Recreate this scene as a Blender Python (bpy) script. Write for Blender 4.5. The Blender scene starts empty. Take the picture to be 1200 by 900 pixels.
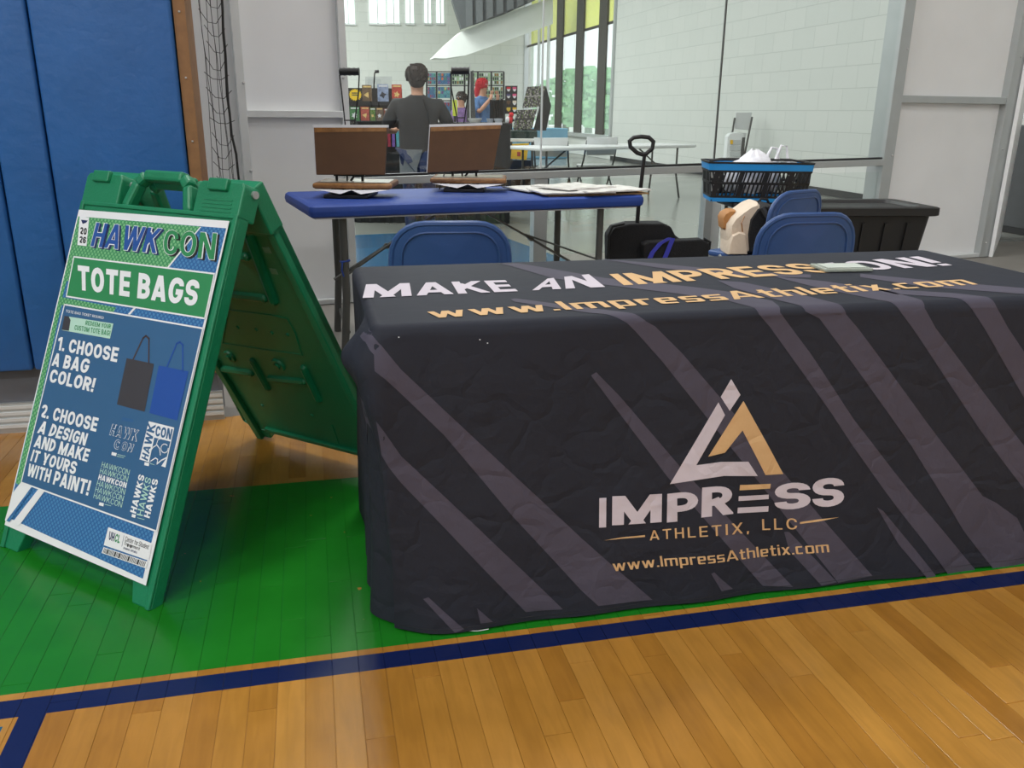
import bpy, bmesh, math, random
from mathutils import Vector, Matrix, noise
random.seed(7)
C = bpy.context.scene.collection
S_ = bpy.context.scene
# ------------------------------------------------------------------ camera
FPX, PITCH, ROLL, EYE = 992., math.radians(17.83), math.radians(-.57), 1.16
_c, _s, _cr, _sr = math.cos(PITCH), math.sin(PITCH), math.cos(ROLL), math.sin(ROLL)
CR = Vector((_cr, -_sr*_s, -_sr*_c)); CU = Vector((_sr, _cr*_s, _cr*_c)); CF = Vector((0, _c, -_s))
cam = bpy.data.cameras.new('camera'); camo = bpy.data.objects.new('camera', cam); C.objects.link(camo)
m = Matrix.Identity(4)
for i in range(3):
    m[i][0] = CR[i]; m[i][1] = CU[i]; m[i][2] = -CF[i]
m[2][3] = EYE
camo.matrix_world = m
cam.sensor_fit = 'HORIZONTAL'; cam.sensor_width = 36; cam.lens = 36*FPX/1200; cam.clip_start = .05; cam.clip_end = 300
S_.camera = camo
# ------------------------------------------------------------------ world, exposure, lights
S_.view_settings.view_transform = 'Standard'; S_.view_settings.look = 'None'; S_.view_settings.gamma = 1
S_.view_settings.exposure = 0.14
w = bpy.data.worlds.new('sky'); S_.world = w; w.use_nodes = True
w.node_tree.nodes['Background'].inputs[0].default_value = (.93, .97, 1, 1)
w.node_tree.nodes['Background'].inputs[1].default_value = 1.6
BY = math.radians(13.16); CB, SB = math.cos(BY), math.sin(BY)
def P(u, v, z=0): return Vector((u*CB - v*SB, u*SB + v*CB, z))
def area(x, y, z, sx, sy, power, col=(1, .985, .965), rz=0, rx=0):
    l = bpy.data.lights.new('ceiling_lamp', 'AREA'); l.shape = 'RECTANGLE'; l.size = sx; l.size_y = sy; l.energy = power; l.color = col
    o = bpy.data.objects.new('ceiling_lamp', l); C.objects.link(o); o.location = (x, y, z); o.rotation_euler = (rx, 0, rz); return o
for (u, v, pw) in ((-4.8, -4.2, 230), (-.6, -4.6, 130), (4.6, -4.2, 80), (-5.0, .2, 200), (-.4, .8, 30), (4.6, .4, 70), (1.2, 4.9, 150), (-3, 4.9, 130)):
    p = P(u, v); area(p.x, p.y, 6.55, 1.3, 1.3, pw, rz=BY)
for (u, v, pw) in ((-3.5, 8.6, 190), (1.6, 8.6, 110), (-3.5, 13, 220), (1.6, 13, 110), (-3.5, 18, 340), (1.6, 18, 170), (-3.5, 24, 620), (1.0, 24, 520)):
    p = P(u, v); area(p.x, p.y, 6.55, 3.0, 3.0, pw, col=(.97, 1, .99), rz=BY)
# ------------------------------------------------------------------ helpers
def ray(px, py):
    x = (px-600)/FPX; y = -(py-450)/FPX
    return CF + x*CR + y*CU
def gz(px, py, z=0):
    r = ray(px, py); t = (z-EYE)/r.z; return Vector((r.x*t, r.y*t, z))
def gy(px, py, Y):
    r = ray(px, py); t = Y/r.y; return Vector((r.x*t, Y, EYE + r.z*t))
def lin(c):
    c = c/255.
    return c/12.92 if c <= .04045 else ((c+.055)/1.055)**2.4
def rgb(t): return (lin(t[0]), lin(t[1]), lin(t[2]), 1)
def mat(name, col, rough=.5, metal=0, var=.06, vs=9., bump=0, bs=60., coat=0, alpha=1, emit=0, trans=0, spec=.5):
    m = bpy.data.materials.new(name); m.use_nodes = True; nt = m.node_tree; b = nt.nodes['Principled BSDF']
    c = rgb(col)
    tc = nt.nodes.new('ShaderNodeTexCoord')
    n = nt.nodes.new('ShaderNodeTexNoise'); n.inputs['Scale'].default_value = vs; n.inputs['Detail'].default_value = 4
    nt.links.new(tc.outputs['Object'], n.inputs['Vector'])
    mr = nt.nodes.new('ShaderNodeMapRange'); mr.inputs[1].default_value = .3; mr.inputs[2].default_value = .7
    mr.inputs[3].default_value = 1-var; mr.inputs[4].default_value = 1+var
    nt.links.new(n.outputs['Fac'], mr.inputs[0])
    h = nt.nodes.new('ShaderNodeHueSaturation'); h.inputs['Color'].default_value = c
    nt.links.new(mr.outputs[0], h.inputs['Value']); nt.links.new(h.outputs[0], b.inputs['Base Color'])
    b.inputs['Roughness'].default_value = rough; b.inputs['Metallic'].default_value = metal
    b.inputs['Specular IOR Level'].default_value = spec
    if coat: b.inputs['Coat Weight'].default_value = coat; b.inputs['Coat Roughness'].default_value = .08
    if trans: b.inputs['Transmission Weight'].default_value = trans
    if alpha < 1: b.inputs['Alpha'].default_value = alpha
    if emit: b.inputs['Emission Color'].default_value = c; b.inputs['Emission Strength'].default_value = emit
    if bump:
        n2 = nt.nodes.new('ShaderNodeTexNoise'); n2.inputs['Scale'].default_value = bs; n2.inputs['Detail'].default_value = 3
        nt.links.new(tc.outputs['Object'], n2.inputs['Vector'])
        bp = nt.nodes.new('ShaderNodeBump'); bp.inputs['Strength'].default_value = bump; bp.inputs['Distance'].default_value = .01
        nt.links.new(n2.outputs['Fac'], bp.inputs['Height']); nt.links.new(bp.outputs[0], b.inputs['Normal'])
    return m
class MB:
    def __init__(s): s.v = []; s.f = []
    def add(s, vs, fs):
        k = len(s.v); s.v += [tuple(v) for v in vs]; s.f += [tuple(i+k for i in f) for f in fs]; return s
    def box(s, a, b, M=None):
        x0, y0, z0 = a; x1, y1, z1 = b
        vs = [Vector(q) for q in ((x0,y0,z0),(x1,y0,z0),(x1,y1,z0),(x0,y1,z0),(x0,y0,z1),(x1,y0,z1),(x1,y1,z1),(x0,y1,z1))]
        if M: vs = [M @ q for q in vs]
        return s.add(vs, [(0,3,2,1),(4,5,6,7),(0,1,5,4),(1,2,6,5),(2,3,7,6),(3,0,4,7)])
    def rbox(s, a, b, r, M=None, n=3):
        # box with rounded vertical and top/bottom edges: stacked rounded rectangles
        x0, y0, z0 = a; x1, y1, z1 = b
        def ring(ins, z):
            o = []
            rr = max(r-ins, r*.15)
            for cx, cy, a0 in ((x1-ins-rr, y1-ins-rr, 0), (x0+ins+rr, y1-ins-rr, 90), (x0+ins+rr, y0+ins+rr, 180), (x1-ins-rr, y0+ins+rr, 270)):
                for k in range(n+1):
                    t = math.radians(a0+90*k/n); o.append(Vector((cx+rr*math.cos(t), cy+rr*math.sin(t), z)))
            return o
        rz = min(r, (z1-z0)*.45)
        prof = [(rz*.7, z0), (rz*.2, z0+rz*.3), (0, z0+rz), (0, z1-rz), (rz*.2, z1-rz*.3), (rz*.7, z1)]
        return s.loft([ring(i, z) for i, z in prof], M)
    def loft(s, rings, M=None, cap=True, closed=True):
        n = len(rings[0]); vs = [q for r in rings for q in r]
        if M: vs = [M @ Vector(q) for q in vs]
        fs = []
        for i in range(len(rings)-1):
            for j in range(n if closed else n-1):
                fs.append((i*n+j, i*n+(j+1) % n, (i+1)*n+(j+1) % n, (i+1)*n+j))
        if cap: fs.append(tuple(range(n))[::-1]); fs.append(tuple((len(rings)-1)*n+j for j in range(n)))
        return s.add(vs, fs)
    def prism(s, poly, h0, h1, M=None):   # poly in xy, extruded along z
        return s.loft([[Vector((p[0], p[1], h0)) for p in poly], [Vector((p[0], p[1], h1)) for p in poly]], M)
    def tube(s, pts, r, seg=8, M=None, closed=False):
        pts = [Vector(p) for p in pts]
        rad = r if isinstance(r, (list, tuple)) else [r]*len(pts)
        rings = []; up = None
        for i, p in enumerate(pts):
            a = pts[i-1] if (i > 0 or closed) else p; b = pts[(i+1) % len(pts)] if (i < len(pts)-1 or closed) else p
            t = (b-a).normalized()
            if up is None:
                up = Vector((0,0,1)) if abs(t.z) < .9 else Vector((1,0,0))
            x = up.cross(t).normalized(); y = t.cross(x).normalized(); up = y
            rings.append([p + rad[i]*(math.cos(k*2*math.pi/seg)*x + math.sin(k*2*math.pi/seg)*y) for k in range(seg)])
        if closed: rings.append(rings[0])
        return s.loft(rings, M, cap=not closed)
    def bar(s, a, b, w, h=None, M=None):
        h = h or w; a = Vector(a); b = Vector(b); t = (b-a).normalized()
        up = Vector((0,0,1)) if abs(t.z) < .95 else Vector((0,1,0))
        x = up.cross(t).normalized()*w/2; y = t.cross(x).normalized()*h/2
        return s.loft([[p-x-y, p+x-y, p+x+y, p-x+y] for p in (a, b)], M)
    def ball(s, c, rx, ry=None, rz=None, M=None, n=10):
        ry = ry or rx; rz = rz or rx
        rings = []
        for i in range(1, n):
            t = math.pi*i/n
            rings.append([Vector((c[0]+rx*math.sin(t)*math.cos(2*math.pi*k/(2*n)), c[1]+ry*math.sin(t)*math.sin(2*math.pi*k/(2*n)), c[2]-rz*math.cos(t))) for k in range(2*n)])
        return s.loft(rings, M)
def obj(name, mb, m, parent=None, smooth=False, label=None, bevel=0):
    me = bpy.data.meshes.new(name); me.from_pydata(mb.v, [], mb.f); me.update()
    bm = bmesh.new(); bm.from_mesh(me); bmesh.ops.recalc_face_normals(bm, faces=bm.faces[:]); bm.to_mesh(me); bm.free()
    me.materials.append(m)
    if smooth:
        for p in me.polygons: p.use_smooth = True
        try: me.set_sharp_from_angle(angle=math.radians(smooth if smooth > 1 else 40))
        except Exception: pass
    o = bpy.data.objects.new(name, me); C.objects.link(o)
    if parent: o.parent = parent
    if label: o['label'] = label
    if bevel:
        b = o.modifiers.new('bevel', 'BEVEL'); b.width = bevel; b.segments = 2; b.limit_method = 'ANGLE'
    return o
def thing(name, label, cat, loc=(0,0,0), rz=0, group=None):
    o = bpy.data.objects.new(name, None); C.objects.link(o); o.empty_display_size = .05
    o.location = loc; o.rotation_euler = (0, 0, rz); o['label'] = label; o['category'] = cat
    if group: o['group'] = group
    return o
def tag(o, label, cat, group=None, kind=None):
    o['label'] = label; o['category'] = cat
    if group: o['group'] = group
    if kind: o['kind'] = kind
    return o
def struct(name, mb, m, loc=(0,0,0), rz=0, parent=None, **k):
    o = obj(name, mb, m, parent, **k); o.location = loc; o.rotation_euler = (0,0,rz)
    if not parent: o['kind'] = 'structure'
    return o
def copytree(o, parent=None):
    c = o.copy(); C.objects.link(c); c.parent = parent
    for ch in [x for x in bpy.data.objects if x.parent == o]: copytree(ch, c)
    return c
# lettering: a small stroke alphabet; every stroke is a mitred ribbon clipped to the line height
def _round(pts, r, closed=False, n=5):
    P_ = [Vector(p) for p in pts]; out = []
    N_ = len(P_)
    for i, p in enumerate(P_):
        if not closed and i in (0, N_-1): out.append(p); continue
        a, b = P_[i-1], P_[(i+1) % N_]; la, lb = (a-p).length, (b-p).length
        ra, rb_ = min(r, la/2 if (closed or i > 1) else la*.98), min(r, lb/2 if (closed or i < N_-2) else lb*.98)
        pa, pb = p+(a-p).normalized()*ra, p+(b-p).normalized()*rb_
        for k in range(n+1):
            t = k/n; out.append((1-t)**2*pa + 2*t*(1-t)*p*.9 + 2*t*(1-t)*.1*(pa+pb)/2 + t*t*pb)
    o2 = [out[0]]
    for p in out[1:]:
        if (p-o2[-1]).length > 2e-3: o2.append(p)
    if closed and (o2[0]-o2[-1]).length < 2e-3: o2.pop()
    return o2
def _ribbon(pts, s, closed=False):
    N_ = len(pts); L_, R_ = [], []
    for i, p in enumerate(pts):
        a = pts[i-1] if (i > 0 or closed) else None; b = pts[(i+1) % N_] if (i < N_-1 or closed) else None
        d1 = (p-a).normalized() if a is not None else None; d2 = (b-p).normalized() if b is not None else None
        if d1 is None: d1 = d2
        if d2 is None: d2 = d1
        n1, n2 = Vector((-d1.y, d1.x)), Vector((-d2.y, d2.x)); m_ = (n1+n2)
        if m_.length < 1e-4: m_ = n1
        m_.normalize(); k = s/2/max(.35, m_.dot(n1)); L_.append(p+m_*k); R_.append(p-m_*k)
    q = []
    for i in range(N_ if closed else N_-1):
        j = (i+1) % N_; q.append([R_[i], R_[j], L_[j], L_[i]])
    return q
def _clip(poly, ax, lim, keep_less):
    out = []
    for i, p in enumerate(poly):
        q = poly[i-1]; ip = (p[ax] <= lim) if keep_less else (p[ax] >= lim); iq = (q[ax] <= lim) if keep_less else (q[ax] >= lim)
        if ip != iq: t = (lim-q[ax])/(p[ax]-q[ax]); out.append(q+(p-q)*t)
        if ip: out.append(p)
    return out
def glyph(ch, s, sq):
    """returns width, list of (polyline, rounding, closed), y range"""
    h = s/2; T, B, Mi = 1-h, h, .5
    w = {'I': s, 'M': .86, 'W': 1.0, 'E': .52, 'F': .5, 'L': .5, '1': .42, '!': s, '.': s, ',': s, 'T': .6, ' ': .26, 'O': .68, 'C': .64, 'G': .68, 'A': .70, 'N': .66, 'K': .66, 'X': .64, 'Y': .66}.get(ch, .6)
    lw = {'m': .74, 'w': .74, 'i': s, 'l': s, 't': .34, 'r': .34, 'f': .34, 'c': .44, 's': .44, 'e': .46, 'x': .46}
    if ch.islower(): w = lw.get(ch, .48)
    if s > .16 and ch.isupper() and ch != 'I': w += (s-.16)*.9
    L, R = h, w-h; r = .06 if sq else (.5 if ch in 'OCG0QU' else .42)
    X = .72; xt = X-h
    d = lambda a, b: [(a[0]+(a[0]-b[0])*.3, a[1]+(a[1]-b[1])*.3), (b[0]+(b[0]-a[0])*.3, b[1]+(b[1]-a[1])*.3)]
    k = {
     'A': [(d((h*.95, 0), (w/2-h*.10, 1)), 0, 0), (d((w-h*.95, 0), (w/2+h*.10, 1)), 0, 0), ([(w*.26, .27), (w*.74, .27)], 0, 0)],
     'B': [([(L, 0), (L, 1)], 0, 0), ([(L, T), (R-.03, T), (R-.03, Mi), (L, Mi)], r*.6, 0), ([(L, Mi), (R, Mi), (R, B), (L, B)], r*.6, 0)],
     'C': [([(R, .66), (R, T), (L, T), (L, B), (R, B), (R, .34)], r, 0)],
     'D': [([(L, 0), (L, 1)], 0, 0), ([(L, T), (R, T), (R, B), (L, B)], r, 0)],
     'E': [([(L, 0), (L, 1)], 0, 0), ([(0, T), (w, T)], 0, 0), ([(0, Mi), (w*.94, Mi)], 0, 0), ([(0, B), (w, B)], 0, 0)],
     'F': [([(L, 0), (L, 1)], 0, 0), ([(0, T), (w, T)], 0, 0), ([(0, Mi), (w*.9, Mi)], 0, 0)],
     'G': [([(R, .70), (R, T), (L, T), (L, B), (R, B), (R, .46)], r, 0), ([(w*.5, .46), (w, .46)], 0, 0)],
     'H': [([(L, 0), (L, 1)], 0, 0), ([(R, 0), (R, 1)], 0, 0), ([(L, Mi), (R, Mi)], 0, 0)],
     'I': [([(h, 0), (h, 1)], 0, 0)],
     'K': [([(L, 0), (L, 1)], 0, 0), (d((L, .34), (R, 1)), 0, 0), (d((w*.36, .60), (R+h*.1, 0)), 0, 0)],
     'L': [([(L, 0), (L, 1)], 0, 0), ([(0, B), (w, B)], 0, 0)],
     'M': [([(L, 0), (L, 1)], 0, 0), ([(R, 0), (R, 1)], 0, 0), (d((L+h*.1, 1), (w/2, .12)), 0, 0), (d((R-h*.1, 1), (w/2, .12)), 0, 0)],
     'N': [([(L, 0), (L, 1)], 0, 0), ([(R, 0), (R, 1)], 0, 0), (d((L+h*.25, 1), (R-h*.25, 0)), 0, 0)],
     'O': [([(L, T), (L, B), (R, B), (R, T)], r, 1)],
     'Q': [([(L, T), (L, B), (R, B), (R, T)], r, 1), (d((w*.6, .28), (R, .02)), 0, 0)],
     'P': [([(L, 0), (L, 1)], 0, 0), ([(L, T), (R, T), (R, .42), (L, .42)], r*.6, 0)],
     'R': [([(L, 0), (L, 1)], 0, 0), ([(L, T), (R, T), (R, .44), (L, .44)], r*.6, 0), (d((w*.5, .44), (R+h*.1, 0)), 0, 0)],
     'S': [([(R, .70), (R, T), (L, T), (L, Mi), (R, Mi), (R, B), (L, B), (L, .30)], r*.7, 0)],
     'T': [([(w/2, 0), (w/2, 1)], 0, 0), ([(0, T), (w, T)], 0, 0)],
     'U': [([(L, 1), (L, B), (R, B), (R, 1)], r, 0)],
     'W': [(d((h*.9, 1), (w*.28, 0)), 0, 0), (d((w*.28, 0), (w/2, .95)), 0, 0), (d((w*.72, 0), (w/2, .95)), 0, 0), (d((w-h*.9, 1), (w*.72, 0)), 0, 0)],
     'X': [(d((h, 0), (w-h, 1)), 0, 0), (d((h, 1), (w-h, 0)), 0, 0)],
     'Y': [([(w/2, 0), (w/2, .46)], 0, 0), (d((w/2, .40), (h, 1)), 0, 0), (d((w/2, .40), (w-h, 1)), 0, 0)],
     '0': [([(L, T), (L, B), (R, B), (R, T)], r, 1)], '1': [([(w-h, 0), (w-h, 1)], 0, 0), ([(0, .74), (w-h, .92)], 0, 0)],
     '2': [([(L, .70), (L, T), (R, T), (R, .52), (L+.02, B), (w, B)], .22, 0)],
     '6': [([(R, .72), (R, T), (L, T), (L, B), (R, B), (R, .56), (L, .56)], .25, 0)],
     '!': [([(h, .32), (h, 1)], 0, 0), ([(h, 0), (h, s*1.0)], 0, 0)], '.': [([(h, 0), (h, s*1.05)], 0, 0)], ',': [([(h*.4, -.14), (h, s*1.05)], 0, 0)],
     'a': [([(L, xt), (R, xt), (R, 0)], r*.5, 0), ([(R, .42), (L, .42), (L, B), (R, B)], r*.5, 0)],
     'c': [([(R, xt), (L, xt), (L, B), (R, B)], r*.6, 0)], 'd': [([(R, 0), (R, 1)], 0, 0), ([(R, xt), (L, xt), (L, B), (R, B)], r*.6, 0)],
     'e': [([(L, .36), (R, .36), (R, xt), (L, xt), (L, B), (R, B)], r*.4, 0)], 'f': [([(w, T), (w*.4, T), (w*.4, 0)], r*.5, 0), ([(0, xt), (w, xt)], 0, 0)],
     'g': [([(R, B), (L, B), (L, xt), (R, xt), (R, -.22), (L, -.22)], r*.5, 0)], 'h': [([(L, 0), (L, 1)], 0, 0), ([(L, xt), (R, xt), (R, 0)], r*.5, 0)],
     'i': [([(h, 0), (h, X)], 0, 0), ([(h, .84), (h, .84+s)], 0, 0)], 'l': [([(h, 0), (h, 1)], 0, 0)],
     'm': [([(L, 0), (L, X)], 0, 0), ([(L, xt), (R, xt), (R, 0)], r*.4, 0), ([(w/2, 0), (w/2, xt)], 0, 0)],
     'n': [([(L, 0), (L, X)], 0, 0), ([(L, xt), (R, xt), (R, 0)], r*.5, 0)], 'o': [([(L, xt), (L, B), (R, B), (R, xt)], r*.6, 1)],
     'p': [([(L, -.26), (L, X)], 0, 0), ([(L, xt), (R, xt), (R, B), (L, B)], r*.5, 0)], 'r': [([(L, 0), (L, X)], 0, 0), ([(L, xt), (w, xt)], 0, 0)],
     's': [([(R+h, xt), (L, xt), (L, .36), (R, .36), (R, B), (0, B)], r*.35, 0)], 't': [([(w*.4, .95), (w*.4, B), (w, B)], r*.4, 0), ([(0, xt), (w, xt)], 0, 0)],
     'u': [([(L, X), (L, B), (R, B)], r*.5, 0), ([(R, 0), (R, X)], 0, 0)],
     'w': [(d((h, X), (w*.28, 0)), 0, 0), (d((w*.28, 0), (w/2, X)), 0, 0), (d((w*.72, 0), (w/2, X)), 0, 0), (d((w-h, X), (w*.72, 0)), 0, 0)],
     'x': [(d((h, 0), (w-h, X)), 0, 0), (d((h, X), (w-h, 0)), 0, 0)], ' ': []}[ch]
    lo = 0 if ch not in 'gp,' else -.5; hi = 1 if (not ch.islower() or ch in 'dfhilt') else X
    return w, k, lo, hi
_tc = {}; _gc = {}
from mathutils.geometry import delaunay_2d_cdt, convex_hull_2d
def glyph_mesh(ch, s, sq):
    if (ch, s, sq) in _gc: return _gc[(ch, s, sq)]
    w_, ks, lo, hi = glyph(ch, s, sq); V_, F_ = [], []
    for (pts, r, cl) in ks:
        p_ = [Vector(q) for q in pts]
        if r: p_ = _round(pts, r, bool(cl))
        for q in _ribbon(p_, s, bool(cl)):
            for ax, lim, kl in ((1, hi, True), (1, lo, False), (0, w_, True), (0, 0, False)):
                q = _clip(q, ax, lim, kl)
                if not q: break
            if not q or len(q) < 3: continue
            hidx = convex_hull_2d(q); q = [q[i] for i in hidx]
            if len(q) < 3: continue
            ar = sum(q[i-1].x*q[i].y - q[i].x*q[i-1].y for i in range(len(q)))
            if abs(ar) < 1e-6: continue
            if ar < 0: q = q[::-1]
            k = len(V_); V_ += q; F_.append(list(range(k, k+len(q))))
    if F_:
        r_ = delaunay_2d_cdt(V_, [], F_, 0, 1e-5, True)
        fs = [tuple(f) for f, o in zip(r_[2], r_[5]) if len(o) > 0]; vs = [(v.x, v.y) for v in r_[0]]
    else: vs, fs = [], []
    _gc[(ch, s, sq)] = (w_, vs, fs); return _gc[(ch, s, sq)]
def glyphs(txt, bold=0.0, shear=0, space=1.0):
    key = (txt, bold, shear, space)
    if key in _tc: return _tc[key]
    s = .125 + bold*1.9; sq = bold < .02 and any(c.islower() for c in txt); pen = 0; vs, fs = [], []
    for ch in txt:
        w_, gv, gf = glyph_mesh(ch, s, sq); k = len(vs)
        vs += [(v[0]+pen+shear*v[1], v[1]) for v in gv]; fs += [tuple(i+k for i in f) for f in gf]
        pen += w_ + (.10 if not ch == ' ' else .06)*space + (space-1)*.5
    used = sorted({i for f in fs for i in f}); mp_ = {k: i for i, k in enumerate(used)}; vs = [vs[k] for k in used]; fs = [tuple(mp_[i] for i in f) for f in fs]
    x0 = min(v[0] for v in vs); x1 = max(v[0] for v in vs); y0 = min(v[1] for v in vs); y1 = max(v[1] for v in vs)
    vs = [((v[0]-x0)/(x1-x0), (v[1]-y0)/(y1-y0)) for v in vs]
    _tc[key] = (vs, fs); return _tc[key]
def bil(q, s, t):   # q: TL TR BR BL, s right, t up
    tl, tr, br, bl_ = q
    return ((1-s)*(1-t)*bl_[0]+s*(1-t)*br[0]+s*t*tr[0]+(1-s)*t*tl[0], (1-s)*(1-t)*bl_[1]+s*(1-t)*br[1]+s*t*tr[1]+(1-s)*t*tl[1])
def homog(q):
    # projective map unit square -> quad (TL TR BR BL), so lettering keeps its spacing under perspective
    (x0,y0),(x1,y1),(x2,y2),(x3,y3) = q[3], q[2], q[1], q[0]
    dx1, dx2, dx3 = x1-x2, x3-x2, x0-x1+x2-x3; dy1, dy2, dy3 = y1-y2, y3-y2, y0-y1+y2-y3
    d = dx1*dy2-dx2*dy1; g = (dx3*dy2-dx2*dy3)/d; h = (dx1*dy3-dx3*dy1)/d
    a, b, c = x1-x0+g*x1, x3-x0+h*x3, x0; dd, e, ff = y1-y0+g*y1, y3-y0+h*y3, y0
    return lambda s, t: ((a*s+b*t+c)/(g*s+h*t+1), (dd*s+e*t+ff)/(g*s+h*t+1))
def cut_grid(vs, fs, step):
    # vs 2D; split faces along a regular grid so that a mapped surface bends with the sheet
    bm = bmesh.new(); bv = [bm.verts.new((v[0], v[1], 0)) for v in vs]
    for f in fs:
        try: bm.faces.new([bv[i] for i in f])
        except Exception: pass
    xs = [v[0] for v in vs]; ys = [v[1] for v in vs]
    for ax, lo, hi in ((0, min(xs), max(xs)), (1, min(ys), max(ys))):
        k = math.ceil(lo/step)*step
        cuts = []
        while k < hi: cuts.append(k); k += step
        if ax == 1 and lo < .03 and hi > -.03: cuts += [-.012, -.008, -.004, .004, .008, .012, .016]
        for k in cuts:
            co = (k, 0, 0) if ax == 0 else (0, k, 0); no = (1, 0, 0) if ax == 0 else (0, 1, 0)
            bmesh.ops.bisect_plane(bm, geom=bm.verts[:]+bm.edges[:]+bm.faces[:], plane_co=co, plane_no=no)
    bmesh.ops.triangulate(bm, faces=bm.faces[:])
    bm.verts.ensure_lookup_table(); bm.verts.index_update()
    out = [(v.co.x, v.co.y) for v in bm.verts], [tuple(v.index for v in f.verts) for f in bm.faces]
    bm.free(); return out
# ------------------------------------------------------------------ shared materials
M = {}
M['alu'] = mat('aluminium', (186, 190, 190), .38, .55, .03)
M['alu_white'] = mat('pale_aluminium', (214, 217, 217), .4, .25, .03)
M['panel'] = mat('white_plastic_panel', (236, 237, 238), .42, 0, .025, 2.5)
M['pad'] = mat('blue_vinyl', (40, 94, 158), .42, 0, .07, 5, .25, 26)
M['greywall'] = mat('grey_paint', (98, 100, 107), .6, 0, .04, 6)
M['wood_strip'] = mat('plywood_edge', (140, 98, 60), .6, 0, .12, 30)
M['black'] = mat('black_plastic', (26, 26, 28), .45)
M['black_fabric'] = mat('black_fabric', (24, 24, 27), .85, 0, .15, 30, .4, 120)
M['dark_steel'] = mat('dark_grey_steel', (84, 84, 82), .45, .4)
M['steel'] = mat('bright_steel', (205, 205, 205), .3, .8)
M['green'] = mat('green_plastic', (20, 124, 84), .42, 0, .05, 12, .12, 160)
M['blue_cover'] = mat('royal_blue_cover', (20, 58, 138), .6, 0, .06, 12, .1, 300)
M['blue_chair'] = mat('navy_blue_plastic', (54, 82, 134), .36, 0, .04, 8, .06, 300)
M['white_plastic'] = mat('white_plastic', (226, 228, 228), .45, 0, .03)
M['card'] = mat('brown_cardboard', (104, 74, 50), .75, 0, .06, 14)
M['tape'] = mat('glossy_brown_tape', (158, 112, 66), .22, 0, .2, 40)
M['white'] = mat('white_paper', (235, 235, 238), .55, 0, .02)
M['farwall'] = None
M['concrete'] = mat('grey_concrete', (134, 136, 130), .22, 0, .05, 1.5, spec=.6)
M['rubber'] = mat('grey_concourse_floor', (128, 124, 118), .5, 0, .06, 3)
M['blue_court'] = mat('pale_blue_court_floor', (36, 88, 124), .2, 0, .05, 1.5, spec=.6)
M['skin'] = mat('skin', (196, 146, 120), .6)
M['hair'] = mat('dark_brown_hair', (58, 50, 46), .8, 0, .3, 60, .6, 90)
M['tee'] = mat('charcoal_cotton', (40, 41, 43), .9, 0, .1, 12, .3, 60)
M['jeans'] = mat('navy_denim', (38, 50, 82), .9, 0, .12, 20)
def glass_mat():
    m = bpy.data.materials.new('clear_glass'); m.use_nodes = True; nt = m.node_tree
    for n in list(nt.nodes): nt.nodes.remove(n)
    o = nt.nodes.new('ShaderNodeOutputMaterial'); t = nt.nodes.new('ShaderNodeBsdfTransparent'); g = nt.nodes.new('ShaderNodeBsdfGlossy')
    t.inputs[0].default_value = (.955, .975, .965, 1); g.inputs['Roughness'].default_value = .01; g.inputs['Color'].default_value = (1, 1, 1, 1)
    lw = nt.nodes.new('ShaderNodeLayerWeight'); lw.inputs['Blend'].default_value = .5
    pw = nt.nodes.new('ShaderNodeMath'); pw.operation = 'POWER'; pw.inputs[1].default_value = 4; nt.links.new(lw.outputs['Facing'], pw.inputs[0])
    ma = nt.nodes.new('ShaderNodeMath'); ma.operation = 'MULTIPLY_ADD'; ma.inputs[1].default_value = .8; ma.inputs[2].default_value = .035; nt.links.new(pw.outputs[0], ma.inputs[0])
    mx = nt.nodes.new('ShaderNodeMixShader'); nt.links.new(ma.outputs[0], mx.inputs[0]); nt.links.new(t.outputs[0], mx.inputs[1]); nt.links.new(g.outputs[0], mx.inputs[2])
    nt.links.new(mx.outputs[0], o.inputs[0]); return m
M['glass'] = glass_mat()
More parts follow.
